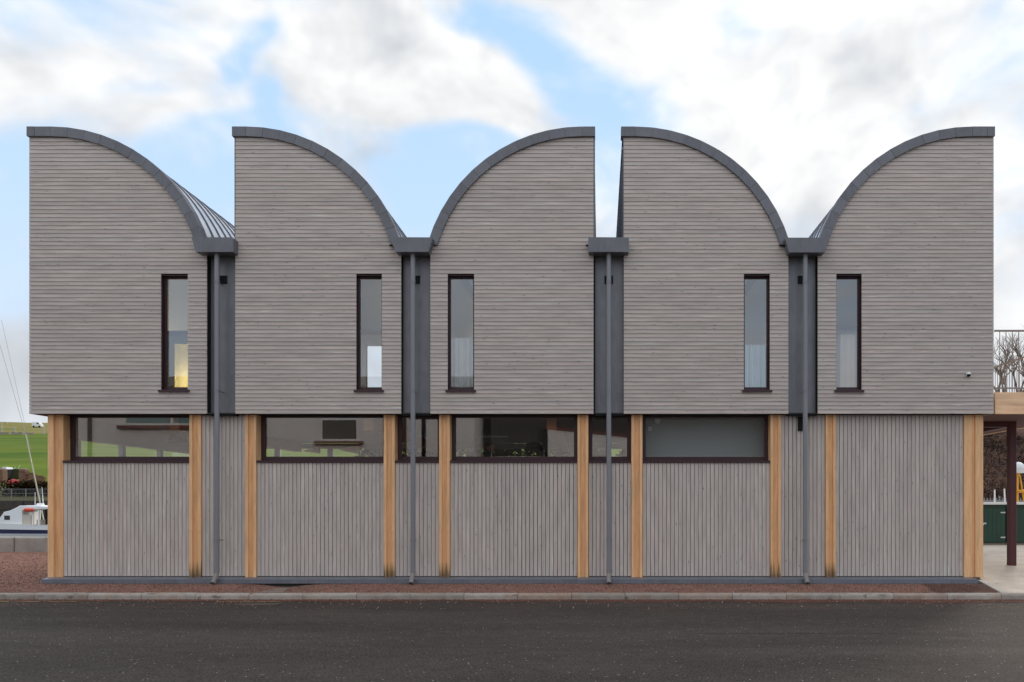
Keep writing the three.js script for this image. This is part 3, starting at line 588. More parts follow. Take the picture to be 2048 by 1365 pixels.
// --- balcony on the right flank
{
  const bal = part('balcony', bld), z0 = -.1, x0 = X(1989.5, z0) + .012, x1 = X(2204, z0), yb = Y(828.5, z0), yt = Y(785, z0), yr = Y(661, z0), zE = -6.8;
  const o = () => ({ uo: rr(0, 9), vo: rr(0, 9), c: .004 });
  mesh('fascia_board', bx(x0, x1, yb, yb + (yt - yb) * .44, z0 - .05, z0, o()), firPale, bal);
  mesh('fascia_board', bx(x0, x1, yb + (yt - yb) * .445, yt, z0 - .05, z0, o()), firPale, bal);
  mesh('side_fascia', bx(x1 - .05, x1, yb, yt, zE, z0 - .052), firPale, bal);
  for (let i = 0; i < 14; i++) { const a = lerp(x0, x1 - .06, i / 14), b = lerp(x0, x1 - .06, (i + 1) / 14) - .008; mesh('deck_board', bx(a, b, yt - .06, yt - .02, zE, z0 - .053), firPale, bal); }
  mesh('deck_soffit', bx(x0, x1 - .052, yb + .004, yb + .03, zE, z0 - .053), std({ color: lin(.12, .05, .045), roughness: .8 }), bal);
  const rail = std({ color: lin(.30, .25, .22), metalness: .4, roughness: .45 });
  mesh('top_rail', merge([bx(x0, x1, yr - .02, yr + .012, z0 - .045, z0 - .015), bx(x1 - .03, x1, yr - .02, yr + .012, zE, z0 - .046)]), rail, bal);
  mesh('bottom_rail', merge([bx(x0, x1, Y(778, z0), Y(775, z0), z0 - .038, z0 - .022), bx(x1 - .023, x1 - .007, Y(778, z0), Y(775, z0), zE, z0 - .039)]), rail, bal);
  for (let x = X(2001.6, z0); x < x1; x += .1145) mesh('baluster', rod([x, yt, z0 - .03], [x, yr - .02, z0 - .03], .007), rail, bal);
  for (let z = z0 - .16; z > zE; z -= .1145) mesh('baluster', rod([x1 - .015, yt, z], [x1 - .015, yr - .02, z], .007), rail, bal);
  const zs = -1.55, a = X(2020.3, zs), b = X(2034, zs), yB = Y(854.5, zs), ap = apronH(a, zs);
  mesh('steel_post', bx(a, b, ap - .02, yb + .003, zs - .13, zs, { c: .006 }), maroonSteel, bal);
  mesh('steel_post', bx(a, b, apronH(a, -5.9) - .02, yb + .003, -6.03, -5.9, { c: .006 }), maroonSteel, bal);
  mesh('steel_beam', bx(XR - .05, a - .001, yB, yb + .003, zs - .12, zs - .01), maroonSteel, bal);
  mesh('steel_beam', bx(a + .01, b - .01, yB + .01, yb + .002, -5.89, zs - .131), maroonSteel, bal);
}
{ // security camera on the last bay
  const t = thing('security_camera', 'tiny white dome security camera on the rightmost upper wall', 'camera', [X(1935), Y(752), .003]);
  mesh('wall_bracket', bx(-.022, .022, -.01, .045, -.002, .05, { c: .004 }), paintW, t);
  mesh('hood', new THREE.SphereGeometry(.042, 18, 10, 0, Math.PI * 2, 0, Math.PI / 2).translate(0, .015, .06), paintW, t);
  mesh('lens_dome', new THREE.SphereGeometry(.036, 18, 10, 0, Math.PI * 2, Math.PI / 2, Math.PI / 2).scale(1, 1.3, 1).translate(0, .014, .06), std({ color: lin(.01, .01, .012), roughness: .15 }), t);
}
// ---------------------------------------------------------------- left: sea wall, harbour, far bank, hill
{ // low concrete sea wall made of blocks
  const t = thing('sea_wall', 'low pale concrete harbour wall beside the gravel yard', 'wall', [0, 0, -10.2]);
  const top = .64, j = X(27, -10.2);
  for (let i = -7; i < 3; i++) { const a = j + i * 2.4 + .008, b = Math.min(a + 2.384, -9.6); if (b - a < .3) continue; mesh('concrete_block', bx(a, b, .05, top + rr(-.01, .01), -.5, rr(-.006, .006), { c: .03, uo: rr(0, 5), vo: rr(0, 5) }), concrete, t); }
}
struct('quay', bx(-60, 8, -1.69, .12, -13.6, -10.25), std({ map: concTex, color: lin(.26, .23, .2), roughness: .92 }));
const water = struct('harbour_water', sheet(-160, 8, -62, -13.55, 4, 4, () => -.75), std({ color: lin(.025, .03, .03), roughness: .12 }));
{ // motor boat
  const zB = -40, t = thing('motor_boat', 'white cabin motor boat with a navy stripe moored beyond the sea wall', 'boat', [X(-62, zB), 0, zB]);
  const hullM = std({ color: lin(.88, .88, .88), roughness: .3 }), navy = std({ color: lin(.012, .016, .07), roughness: .35 }), cab = std({ color: lin(.9, .9, .9), roughness: .35 }), dark = std({ color: lin(.03, .035, .04), roughness: .2 }), cream = std({ color: lin(.62, .56, .47), roughness: .6 });
  const L = 8.6, U = (px) => X(px, zB) - t.position.x, V = (py) => Y(py, zB);
  const hullBand = (y0, y1, e0, e1) => { // ring of stations from bow (x=0) to stern (x=L)
    const P = [], n = 16, w = (u, k) => (1.25 - k) * Math.pow(Math.sin(Math.min(1, u * 1.5 + .02) * Math.PI / 2), .7), sheer = (u) => .28 * (1 - u) ** 2;
    const at = (u, y, k, s) => [u * L - (y > V(1060) ? .35 * (1 - u) ** 4 * (y - V(1066)) : 0), y + (y > -.4 ? sheer(u) * (y - V(1067)) / .6 : 0), s * w(u, k)];
    for (let i = 0; i < n; i++) for (const s of [-1, 1]) { const u = i / n, v = (i + 1) / n; P.push([at(u, y0, e0, s), at(v, y0, e0, s), at(v, y1, e1, s), at(u, y1, e1, s)]); }
    P.push([at(1, y0, e0, -1), at(1, y0, e0, 1), at(1, y1, e1, 1), at(1, y1, e1, -1)]);
    return [P, at, n];
  };
  mesh('bottom', faces(hullBand(-1.0, V(1067), .45, .07)[0]), hullM, t);
  mesh('stripe', faces(hullBand(V(1067), V(1061), .07, .05)[0]), navy, t);
  const [hp, at, n] = hullBand(V(1060), V(1050.5), .05, .03); mesh('topsides', faces(hp), hullM, t);
  const dk = []; for (let i = 0; i < n; i++) dk.push([at(i / n, V(1051.5), .02, -1), at((i + 1) / n, V(1051.5), .02, -1), at((i + 1) / n, V(1051.5), .02, 1), at(i / n, V(1051.5), .02, 1)]); mesh('deck', faces(dk), cream, t);
  // cabin: side profile pulled across the beam
  const prof = [[8, 1051.5], [62, 1051.5], [62, 1021], [98, 1018], [150, 1018], [150, 1015.5], [58, 1012.5], [50, 1017], [38, 1022.5], [27, 1025]].map(([p, q]) => [U(p), V(q)]);
  const shp = new THREE.Shape(prof.map(([x, y]) => new THREE.Vector2(x, y)));
  mesh('cabin', new THREE.ExtrudeGeometry(shp, { depth: 1.8, bevelEnabled: true, bevelSize: .02, bevelThickness: .02, bevelSegments: 1 }).translate(0, 0, -.9), cab, t);
  const win = part('cabin_window', t); mesh('pane', bx(U(27.5), U(38.5), V(1040), V(1031.5), .86, .93), dark, win); 
  mesh('wheelhouse_side', bx(U(63), U(79), V(1051), V(1030), .80, .88), cream, t);
  mesh('cockpit_bulkhead', bx(U(79), U(150), V(1051), V(1018), -.6, -.5), dark, t);
  for (const p of [80, 92, 118]) mesh('roof_pillar', bx(U(p), U(p) + .08, V(1051), V(1017), .75, .85), cab, t);
  mesh('seat', bx(U(82), U(90), V(1050), V(1040), 0, .5, { c: .03 }), cream, t);
  mesh('life_raft', new THREE.CapsuleGeometry(.11, .42, 6, 12).rotateZ(Math.PI / 2).translate((U(67) + U(87)) / 2, V(1020.5), .99), std({ color: lin(.75, .09, .04), roughness: .6 }), t);
  mesh('radar', merge([new THREE.CylinderGeometry(.2, .24, .14, 16).translate(U(80), V(1009.5), 0), bx(U(63), U(92), V(1013), V(1011.3), -.5, .5)]), cab, t);
  mesh('aerial', rod([U(75.5), V(1012), .3], [U(75.5), V(985), .3], .02, .012), cab, t);
  mesh('aerial', rod([U(90), V(1012), .2], [U(87), V(975), .2], .025, .015), cab, t);
  mesh('pulpit', merge([tube([[.1, V(1046), .2], [-.3, V(1036), 0], [.1, V(1046), -.2]], .02, 6), rod([.2, V(1040), .25], [U(20), V(1040), .8], .014), rod([U(8), V(1040), .6], [U(8), V(1050), .6], .014)]), std({ color: lin(.5, .5, .5), metalness: .7, roughness: .3 }), t);
}
{ // sailing boat farther along: only its raked pole and stays show
  const z = -44, t = thing('rigging_pole', 'long thin pale pole leaning up from behind the motor boat', 'pole', [X(97, z), -1.2, z]), o = (p, q) => [X(p, z) - t.position.x, Y(q, z) + 1.2, 0];
  mesh('spar', rod([0, 0, 0], o(50.5, 869), .055, .035, 8), std({ color: lin(.55, .52, .38), roughness: .5 }), t);
  mesh('stay', rod(o(50.5, 869), o(-30, 590), .012, .012, 5), std({ color: lin(.4, .4, .42) }), t);
  mesh('stay', rod(o(60, 900), o(2, 640), .010, .010, 5), std({ color: lin(.4, .4, .42) }), t);
}
const brownBank = std({ map: gravTex, color: lin(.35, .3, .24), roughness: .95 });
{ const w = thing('quay_wall', 'dark stone harbour wall on the far bank beneath the fence', 'wall', [-70, -1.7, -62]);
  const dm = std({ map: kerbTex, color: lin(.11, .10, .09), roughness: .95 });
  for (let r = 0; r < 4; r++) for (let i = 0; i < 34; i++) { const a = i * 2.4 + (r % 2) * 1.2 + .03; mesh('stone_block', bx(a, a + 2.34, r * .93 + .02, r * .93 + .91, -.8, rr(-.03, .03), { c: .05, uo: rr(0, 5), vo: rr(0, 5) }), dm, w); }
}
// hill: bank, terrace, then the long green slope
const hillH = (x, z) => { const d = -z; const y = d < 64 ? 1.95 : d < 78 ? lerp(1.95, 3.7, sm(64, 78, d)) : d < 88 ? lerp(3.7, 4.4, sm(78, 88, d)) : lerp(4.4, 22.4, Math.pow(clamp((d - 88) / 150), .92)) + (d > 238 ? Math.min(d - 238, 90) * .135 + 3 * fbm(x / 45, d / 45, 2, 3) * sm(240, 300, d) : 0); return y + .5 * fbm(x / 26, d / 26, 6, 3) * sm(90, 120, d); };
const grassHill = (() => {
  const g = sheet(-330, 8, -420, -62.2, 120, 150, hillH), p = g.attributes.position, c = [];
  for (let i = 0; i < p.count; i++) {
    const x = p.getX(i), z = p.getZ(i), d = -z, n = fbm(x / 30, d / 9, 3, 4), m = fbm(x / 6, d / 4, 8, 3);
    let r = .115 + .13 * n + .05 * m, gg = .165 + .09 * n + .05 * m, b = .012 + .012 * n; r = Math.max(r, .025); gg = Math.max(gg, .045); b = Math.max(b, .006);
    const strip = sm(3, 0, Math.abs(d - 112 - x * .06)) * .5; r += .03 * strip; gg += .10 * strip;           // brighter band of new grass
    if (d > 232) { const k = sm(232, 250, d) * clamp(.75 + n); r = lerp(r, .34, k * .8); gg = lerp(gg, .25, k * .8); b = lerp(b, .10, k * .8); }   // dry grass on top
    if (d < 82) { const k = .8; r = lerp(r, .10, k); gg = lerp(gg, .075, k); b = lerp(b, .045, k); }
    c.push(r, gg, b);
  }
  g.setAttribute('color', new THREE.Float32BufferAttribute(c, 3));
  return struct('grass_hill', g, matte({ vertexColors: true }));
})();
struct('far_hills', (() => { const g = sheet(-700, 700, -760, -300, 80, 10, (x, z) => { const k = sm(-300, -420, z); return -1 + k * (20 + 10 * fbm(x / 120, 3, 1, 3)); }); return g; })(), std({ color: lin(.14, .14, .09), roughness: .95 }));
// winter hedge: many small twig and leaf faces through its volume
function scrubGeo(n, sx, sy, sz, size, cols) {
  const pos = [], nor = [], col = [], v = new THREE.Vector3(), u = new THREE.Vector3(), w = new THREE.Vector3();
  for (let i = 0; i < n; i++) {
    let x, y, z; do { x = rr(-1, 1); y = rnd(); z = rr(-1, 1); } while (y > .72 + .5 * fbm(x * 7, z * 3, 4, 3));
    u.set(rr(-1, 1), rr(-.4, 1), rr(-1, 1)).normalize(); w.set(rr(-1, 1), rr(-1, 1), rr(-1, 1)).cross(u).normalize();
    const l = size * rr(.5, 1.6), b = size * rr(.12, .45), c = cols[Math.floor(rnd() * cols.length)], k = rr(.6, 1.4), o = [x * sx, y * sy, z * sz];
    v.crossVectors(u, w);
    for (const [a, e] of [[0, -1], [0, 1], [1, .2], [0, -1], [1, .2], [1, -.2]]) { pos.push(o[0] + u.x * l * a + w.x * b * e, o[1] + u.y * l * a + w.y * b * e, o[2] + u.z * l * a + w.z * b * e); nor.push(v.x, v.y, v.z); col.push(c[0] * k, c[1] * k, c[2] * k); }
  }
  const g = new THREE.BufferGeometry(); g.setAttribute('position', new THREE.Float32BufferAttribute(pos, 3)); g.setAttribute('normal', new THREE.Float32BufferAttribute(nor, 3)); g.setAttribute('color', new THREE.Float32BufferAttribute(col, 3)); return g;
}
const bark0 = std({ color: lin(.12, .09, .07), roughness: .95 });
const leafM = std({ vertexColors: true, roughness: .9 });
{
  const cols = [[.27, .19, .11], [.17, .13, .08], [.33, .23, .13], [.12, .12, .05], [.22, .15, .10]];
  const lab = ['brown winter hedge on the far bank below the brick pillars', 'brown winter hedge on the far bank, hidden mostly by the timber building'];
  [[-51, 0], [-35, 1]].forEach(([x, i]) => { const t = thing('winter_hedge', lab[i], 'hedge', [x, hillH(x, -70) - .1, -70]); mesh('twigs', scrubGeo(9000, 8, 1.75, 1.6, .22, cols), leafM, t); });
}
{ // fence on the far quay
  const t = thing('quay_fence', 'thin grey railing fence along the top of the far harbour wall', 'fence', [-60, 1.93, -62.6]), fm = std({ color: lin(.2, .2, .2), roughness: .6 });
  for (let i = 0; i < 26; i++) mesh('post', rod([i * 1.3, 0, 0], [i * 1.3, 1.15, 0], .045), fm, t);
  for (const y of [.25, .7, 1.1]) mesh('rail', rod([0, y, 0], [32.5, y, 0], .022, .022, 5), fm, t);
  const G = []; for (let i = 0; i < 260; i++) G.push(rod([i * .125, .25, 0], [i * .125, 1.1, 0], .009, .009, 3)); const b = mesh('infill_bars', merge(G), fm, t); b.userData.kind = 'stuff';
}
{ // brick gate pillars and the sloping wall
  const zP = -84, yb = hillH(-50, zP) - .1, bm = [[.30, .17, .12], [.36, .22, .16], [.25, .14, .10]].map((c) => std({ map: kerbTex, color: lin(...c), roughness: .95 })), cap = std({ map: concTex, color: lin(.42, .31, .25) });
  const spots = [[-4, 9.5, 'brick gate pillar with rounded cap to the left of the black hull'], [41, 54, 'brick gate pillar with rounded cap to the right of the black hull']];
  for (const [a, b, lb] of spots) {
    const x0 = X(a, zP), x1 = X(b, zP), h = Y(937, zP) - yb, t = thing('brick_pillar', lb, 'pillar', [(x0 + x1) / 2, yb, zP], 'brick gate pillars on the far bank'), w = (x1 - x0) / 2;
    const n = Math.floor(h / .2); for (let r = 0; r < n; r++) for (const s of [0, 1]) { const o = r % 2 ? .12 : -.12; mesh('brick', s ? bx(o + .01, w, r * .2 + .01, r * .2 + .19, -w, w) : bx(-w, o - .01, r * .2 + .01, r * .2 + .19, -w, w), bm[Math.floor(rnd() * 3)], t); }
    mesh('mortar', bx(-w + .02, w - .02, 0, n * .2, -w + .02, w - .02), std({ color: lin(.2, .17, .14) }), t);
    mesh('cap', new THREE.SphereGeometry(w * 1.1, 16, 6, 0, Math.PI * 2, 0, Math.PI / 2).scale(1, .5, 1).translate(0, n * .2, 0), cap, t);
  }
  const x0 = X(54.5, zP), t = thing('brick_wall', 'red brick wall sloping down beside the right gate pillar', 'wall', [x0, yb, zP]), len = X(90, zP) - x0, h0 = Y(946, zP) - yb;
  for (let r = 0; r < 8; r++) for (let i = 0; i < 7; i++) { const a = i * .5 + (r % 2) * .25, y0 = h0 * r / 8, maxL = len * (1 - Math.max(0, (y0 - h0 * .55)) / (h0 * .45)) ; if (a + .2 > Math.min(len, maxL)) continue; mesh('brick', bx(a, Math.min(a + .48, len), y0 + .01, y0 + h0 / 8 - .01, -.2, .2), bm[Math.floor(rnd() * 3)], t); }
  // boat ashore and red cover between the pillars
  const zh = -87, yh = hillH(-50, zh), t2 = thing('boat_ashore', 'black hulled boat with white deck laid up between brick pillars', 'boat', [X(24, zh), yh, zh]), U = (p) => X(p, zh) - t2.position.x, V = (q) => Y(q, zh) - yh;
  const hs = new THREE.Shape([[U(8), V(958)], [U(30), V(958)], [U(37.5), V(940)], [U(6), V(942)]].map(([x, y]) => new THREE.Vector2(x, y)));
  mesh('hull', new THREE.ExtrudeGeometry(hs, { depth: 1.6, bevelEnabled: true, bevelSize: .06, bevelThickness: .3, bevelSegments: 3 }).translate(0, 0, -.8), std({ color: lin(.012, .012, .016), roughness: .35 }), t2);
  mesh('deck_house', prism([[U(9), V(939.5)], [U(20), V(939.5)], [U(17), V(935)], [U(11), V(934.5)]], -.6, .6), paintW, t2);
  mesh('cradle', merge([bx(U(12), U(14), 0, V(958), -.5, .5), bx(U(26), U(28), 0, V(958), -.5, .5)]), maroonSteel, t2);
  mesh('handrail', merge([rod([U(35), V(940), 0], [U(39), V(931), 0], .03), rod([U(28), V(940), 0], [U(30), V(934), 0], .03)]), paintW, t2);
  const zr = -81.5, t3 = mesh('red_cover', (() => { const g = new THREE.SphereGeometry(1, 24, 12, 0, Math.PI * 2, 0, Math.PI / 2), p = g.attributes.position; for (let i = 0; i < p.count; i++) { const k = 1 + .12 * fbm(p.getX(i) * 2, p.getY(i) * 2, p.getZ(i) * 2, 2); p.setXYZ(i, p.getX(i) * .62 * k, p.getY(i) * .62 * k, p.getZ(i) * .6); } g.computeVertexNormals(); return g; })(), std({ color: lin(.5, .03, .04), roughness: .6 }));
  t3.position.set(X(27, zr), hillH(X(27, zr), zr) - .02, zr); tag(t3, 'bright red rounded tarpaulin in front of the black hulled boat', 'tarpaulin');
}
{ // things along the road on the hill
  const steel = std({ color: lin(.42, .42, .42), roughness: .5 });
  [[30, 857, 'leftmost clear street lamp on the green hill road'], [86.5, 851, 'street lamp on the hill beside the timber corner post'], [3, 846, 'tall street lamp at the picture edge on the hill']].forEach(([p, q, lb], i) => { const z = -236, x = X(p, z), yb = hillH(x, z) - .2, t = thing('street_lamp', lb, 'street lamp', [x, yb, z], 'street lamps along the hill road'); const h = Y(q, z) - yb; mesh('column', rod([0, 0, 0], [0, h, 0], .16, .09), steel, t); mesh('arm', rod([0, h - .05, 0], [i === 1 ? 1.6 : i ? 1 : -.7, h + .1, 0], .07), steel, t); mesh('lantern', bx(i === 1 ? 1.2 : i ? .7 : -1.3, i === 1 ? 2.2 : i ? 1.5 : -.4, h, h + .22, -.2, .2), steel, t); });
  const z = -292, x = X(75, z), y = hillH(x, z), t = thing('white_van', 'small white van parked on the hill road', 'van', [x, y, z]);
  mesh('body', prism([[-1.6, .35], [1.7, .35], [1.7, 1.0], [1.1, 1.25], [.7, 1.85], [-1.6, 1.85]], -.85, .85), paintW, t);
  mesh('side_window', prism([[.1, 1.2], [1.0, 1.2], [.68, 1.72], [.1, 1.72]], .851, .87), glassFar, t);
  for (const w of [-1, 1.05]) mesh('wheel', new THREE.CylinderGeometry(.34, .34, .2, 16).rotateX(Math.PI / 2).translate(w, .34, .8), black, t);
  const wl = thing('hill_wall', 'low pale stone wall running along the hill road', 'wall', [0, 0, 0]);
  const sm2 = std({ map: concTex, color: lin(.5, .46, .42) });
  for (let i = 0; i < 16; i++) { const a = X(-6 + i * 4.6, -233), b = X(-6 + (i + 1) * 4.6 - .4, -233), yy = hillH(a, -233); if (i === 5 || i === 11) continue; mesh('wall_stone', bx(a, b, yy - .1, yy + rr(.45, .85), -233.4, -233), sm2, wl); }
}

struct('rear_yard', bx(-9.9, 6.98, -.3, .16, -10.24, -6.95), gravel);
{ // clipped evergreen hedges behind the building, seen through it
  const cols = [[.022, .036, .015], [.03, .046, .02], [.016, .026, .012], [.045, .055, .025]];
  [[-5.2, 'dark evergreen hedge seen through the second long window'], [-1.6, 'dark evergreen hedge seen through the third long window beyond the dome lamp'], [2.4, 'dark evergreen hedge behind the building beyond the partition']].forEach(([x, lb]) => { const t = thing('evergreen_hedge', lb, 'hedge', [x, .15, -9.5]); mesh('leaves', scrubGeo(15000, 1.8, 4.2, .65, .15, cols), leafM, t); mesh('stems', merge([-1.3, -.6, .1, .8, 1.4].map((q) => rod([q, 0, 0], [q + .1, 2.6, 0], .05, .02))), bark0, t); });
}
// ---------------------------------------------------------------- right: yard store, hillside, trees
{
  const green = std({ map: zincTex, color: lin(.010, .052, .028), roughness: .45 }), trim = std({ color: lin(.008, .035, .02), roughness: .5 }), steel = std({ color: lin(.55, .55, .53), metalness: .6, roughness: .35 });
  const zc = -8.4, yb = Y(1087, zc), yt = Y(1010, zc), w = X(2022, zc) - X(1929, zc);
  const spots = [[1922, 2012.5, 'dark green storage cupboard next to the timber corner post'], [2013.2, 2104, 'dark green storage cupboard partly behind the maroon steel post']];
  for (const [a, b, lb] of spots) {
    const x0 = X(a, zc), x1 = X(b, zc), W2 = x1 - x0, yg = apronH(x0, zc) - .005, t = thing('storage_cupboard', lb, 'cupboard', [x0, yg, zc], 'green storage cupboards at the yard edge'), h = yt - yg, f = yb - yg;
    mesh('base_slab', bx(0, W2, 0, f, -.7, -.03), std({ map: concTex, color: lin(.3, .26, .22) }), t);
    mesh('carcass', bx(.004, W2 - .004, f, h, -.72, -.03), trim, t);
    const n = 2; for (let i = 0; i < n; i++) {
      const d0 = W2 * (i + .02) / n, d1 = W2 * (i + .98) / n, d = part('door', t); mesh('panel', bx(d0, d1, f + .03, h - .1, -.03, .0, { c: .006 }), green, d);
      for (let k = 1; k < 5; k++) mesh('batten', bx(lerp(d0, d1, k / 5) - .004, lerp(d0, d1, k / 5) + .004, f + .05, h - .12, 0, .004), trim, d);
      const hx = i ? d1 - .01 : d0 + .01; for (const y of [f + .16, h - .22]) mesh('hinge', bx(Math.min(hx, hx + (i ? -.13 : .13)), Math.max(hx, hx + (i ? -.13 : .13)), y - .018, y + .018, .001, .02), steel, d);
    }
    mesh('hasp', merge([bx(W2 / 2 - .04, W2 / 2 + .07, h * .52, h * .52 + .04, .004, .03), new THREE.CylinderGeometry(.03, .03, .03, 12).rotateX(Math.PI / 2).translate(W2 / 2 - .03, h * .51, .03)]), steel, t);
    mesh('worktop', bx(-.002, W2 + .002, h, h + .075, -.78, .06, { c: .01 }), std({ color: lin(.78, .77, .74), roughness: .5 }), t);
  }
  // white domed beacon on a yellow frame
  const z = -13, x = X(2036, z), yg = apronH(x, z), t = thing('domed_beacon', 'white dome on a yellow tripod frame behind the green cupboards', 'beacon', [x, yg, z]), V = (q) => Y(q, z) - yg, yel = std({ color: lin(.72, .36, .02), roughness: .5 }), k = (D - z) / F;
  mesh('dome', merge([new THREE.SphereGeometry(13.2 * k, 28, 14, 0, Math.PI * 2, 0, Math.PI / 2).translate(0, V(938), 0), new THREE.CylinderGeometry(13.2 * k, 11.5 * k, V(938) - V(947), 28).translate(0, (V(938) + V(947)) / 2, 0)]), std({ color: lin(.72, .74, .76), roughness: .35 }), t);
  mesh('neck', new THREE.CylinderGeometry(4 * k, 5 * k, V(946) - V(953), 16).translate(0, (V(946) + V(953)) / 2, 0), yel, t);
  for (let i = 0; i < 4; i++) { const a = i * Math.PI / 2 + .5; mesh('leg', rod([Math.cos(a) * 22 * k, 0, Math.sin(a) * 22 * k], [Math.cos(a) * 4 * k, V(952), Math.sin(a) * 4 * k], 1.9 * k, 1.6 * k, 8), yel, t); }
  mesh('ring', new THREE.TorusGeometry(12.5 * k, 1.5 * k, 8, 24).rotateX(Math.PI / 2).translate(0, V(982), 0), yel, t);
  mesh('shelf', new THREE.CylinderGeometry(12 * k, 12 * k, 2.4 * k, 24).translate(0, V(985), 0), yel, t);
}
{ // yard fence behind
  const t = thing('yard_fence', 'low grey palisade fence at the foot of the scrubby hillside', 'fence', [9, .48, -20]), fm = std({ color: lin(.24, .24, .24), roughness: .6, metalness: .3 });
  for (let i = 0; i < 12; i++) mesh('post', rod([i * 1.5, 0, 0], [i * 1.5, 1.5, 0], .035), fm, t);
  for (const y of [.25, 1.3]) mesh('rail', rod([0, y, 0], [16.5, y, 0], .025, .025, 5), fm, t);
  const G = []; for (let i = 0; i < 132; i++) G.push(bx(i * .125 - .02, i * .125 + .02, 0, 1.42, -.01, .01)); const b = mesh('pales', merge(G), fm, t); b.userData.kind = 'stuff';
  [[1990, 980, 'short pale stake by the yard fence near the corner post'], [2012, 978, 'short leaning pale stake by the yard fence near the steel post']].forEach(([p, q, lb]) => { const z = -18, x = X(p, z), o = tag(mesh('stake', rod([0, 0, 0], [p > 2000 ? -.05 : 0, Y(q, z) - .47, 0], .04, .03, 8), paintW), lb, 'stake', 'stakes by the yard fence'); o.position.set(x, .47, z); });
}
const scrubH = (x, z) => { const d = -z; return lerp(.45, 7.6, sm(21, 46, d)) + .7 * fbm(x / 6, d / 6, 5, 3) * sm(22, 26, d); };
struct('scrub_hillside', (() => {
  const g = sheet(8, 90, -62, -20.8, 150, 90, scrubH), p = g.attributes.position, c = [];
  for (let i = 0; i < p.count; i++) { const x = p.getX(i), z = p.getZ(i), n = fbm(x / 1.6, z / 1.3, 3, 4), m = fbm(x / 5, z / 5, 9, 3); const v = .30 + .30 * n + .12 * m; c.push(v * 1.05, v * .95, v * .75); }
  g.setAttribute('color', new THREE.Float32BufferAttribute(c, 3)); return g;
})(), std({ map: gravTex, vertexColors: true, roughness: .95 }));
{
  const n = 60000, pos = [], nor = [], col = []; const cols = [[.15, .10, .06], [.09, .07, .05], [.21, .15, .09], [.06, .07, .03], [.12, .085, .06]];
  const v = new THREE.Vector3(), u = new THREE.Vector3(), w = new THREE.Vector3();
  for (let i = 0; i < n; i++) { const z = -rr(21.5, 47), x = rr(10, 26), y = scrubH(x, z) + rnd() * .35; u.set(rr(-1, 1), rr(-.1, 1.2), rr(-1, 1)).normalize(); w.set(rr(-1, 1), rr(-1, 1), rr(-1, 1)).cross(u).normalize(); v.crossVectors(u, w); const l = rr(.08, .36), b = rr(.004, .018), c = cols[i % 5], k = rr(.9, 1.7); for (const [a, e] of [[0, -1], [0, 1], [1, .1], [0, -1], [1, .1], [1, -.1]]) { pos.push(x + u.x * l * a + w.x * b * e, y + u.y * l * a + w.y * b * e, z + u.z * l * a + w.z * b * e); nor.push(v.x, v.y, v.z); col.push(c[0] * k, c[1] * k, c[2] * k); } }
  const g = new THREE.BufferGeometry(); g.setAttribute('position', new THREE.Float32BufferAttribute(pos, 3)); g.setAttribute('normal', new THREE.Float32BufferAttribute(nor, 3)); g.setAttribute('color', new THREE.Float32BufferAttribute(col, 3));
  const o = mesh('scrub', g, leafM); o.userData = { kind: 'stuff', label: 'brown winter scrub and dead stems covering the hillside', category: 'scrub' };
}
const bark = std({ color: lin(.24, .18, .14), roughness: .95 });
function bareTree(x, y, z, h, lb) {
  const t = thing('bare_tree', lb, 'tree', [x, y, z], 'leafless trees on the hillside'), T = [], B = [];
  const grow = (p, d, l, r, lev) => {
    const e = [p[0] + d[0] * l, p[1] + d[1] * l, p[2] + d[2] * l]; (lev < 2 ? T : B).push(rod(p, e, r, r * .68, lev < 2 ? 8 : lev < 4 ? 5 : 3));
    if (lev >= 5) return; const k = lev < 1 ? 3 : lev < 3 ? 3 : 2;
    for (let i = 0; i < k; i++) { const s = lev === 0 ? .55 : .75, q = [d[0] + rr(-s, s), d[1] + rr(-.25, .45), d[2] + rr(-s, s)], m = Math.hypot(...q); grow([p[0] + d[0] * l * rr(.72, 1), p[1] + d[1] * l * rr(.72, 1), p[2] + d[2] * l * rr(.72, 1)].map((v, j) => lerp(v, e[j], .7)), q.map((v) => v / m), l * rr(.58, .82), r * rr(.5, .66), lev + 1); }
  };
  grow([0, -.3, 0], [rr(-.08, .08), 1, rr(-.08, .08)], h * .28, h * .018, 0);
  mesh('trunk', merge(T), bark, t); mesh('branches', merge(B), bark, t);
}
[[1997, -44, 8.2, 'leafless tree seen through the first balcony balusters by the wall'], [2014, -40, 6.6, 'leafless tree seen through the middle of the balcony railing'], [2034, -46, 8.6, 'tall leafless tree behind the right part of the balcony railing'], [2062, -45, 8.5, 'leafless tree on the hillside just beyond the picture edge']].forEach(([p, z, h, lb]) => bareTree(X(p, z), scrubH(X(p, z), z) - .1, z, h, lb));

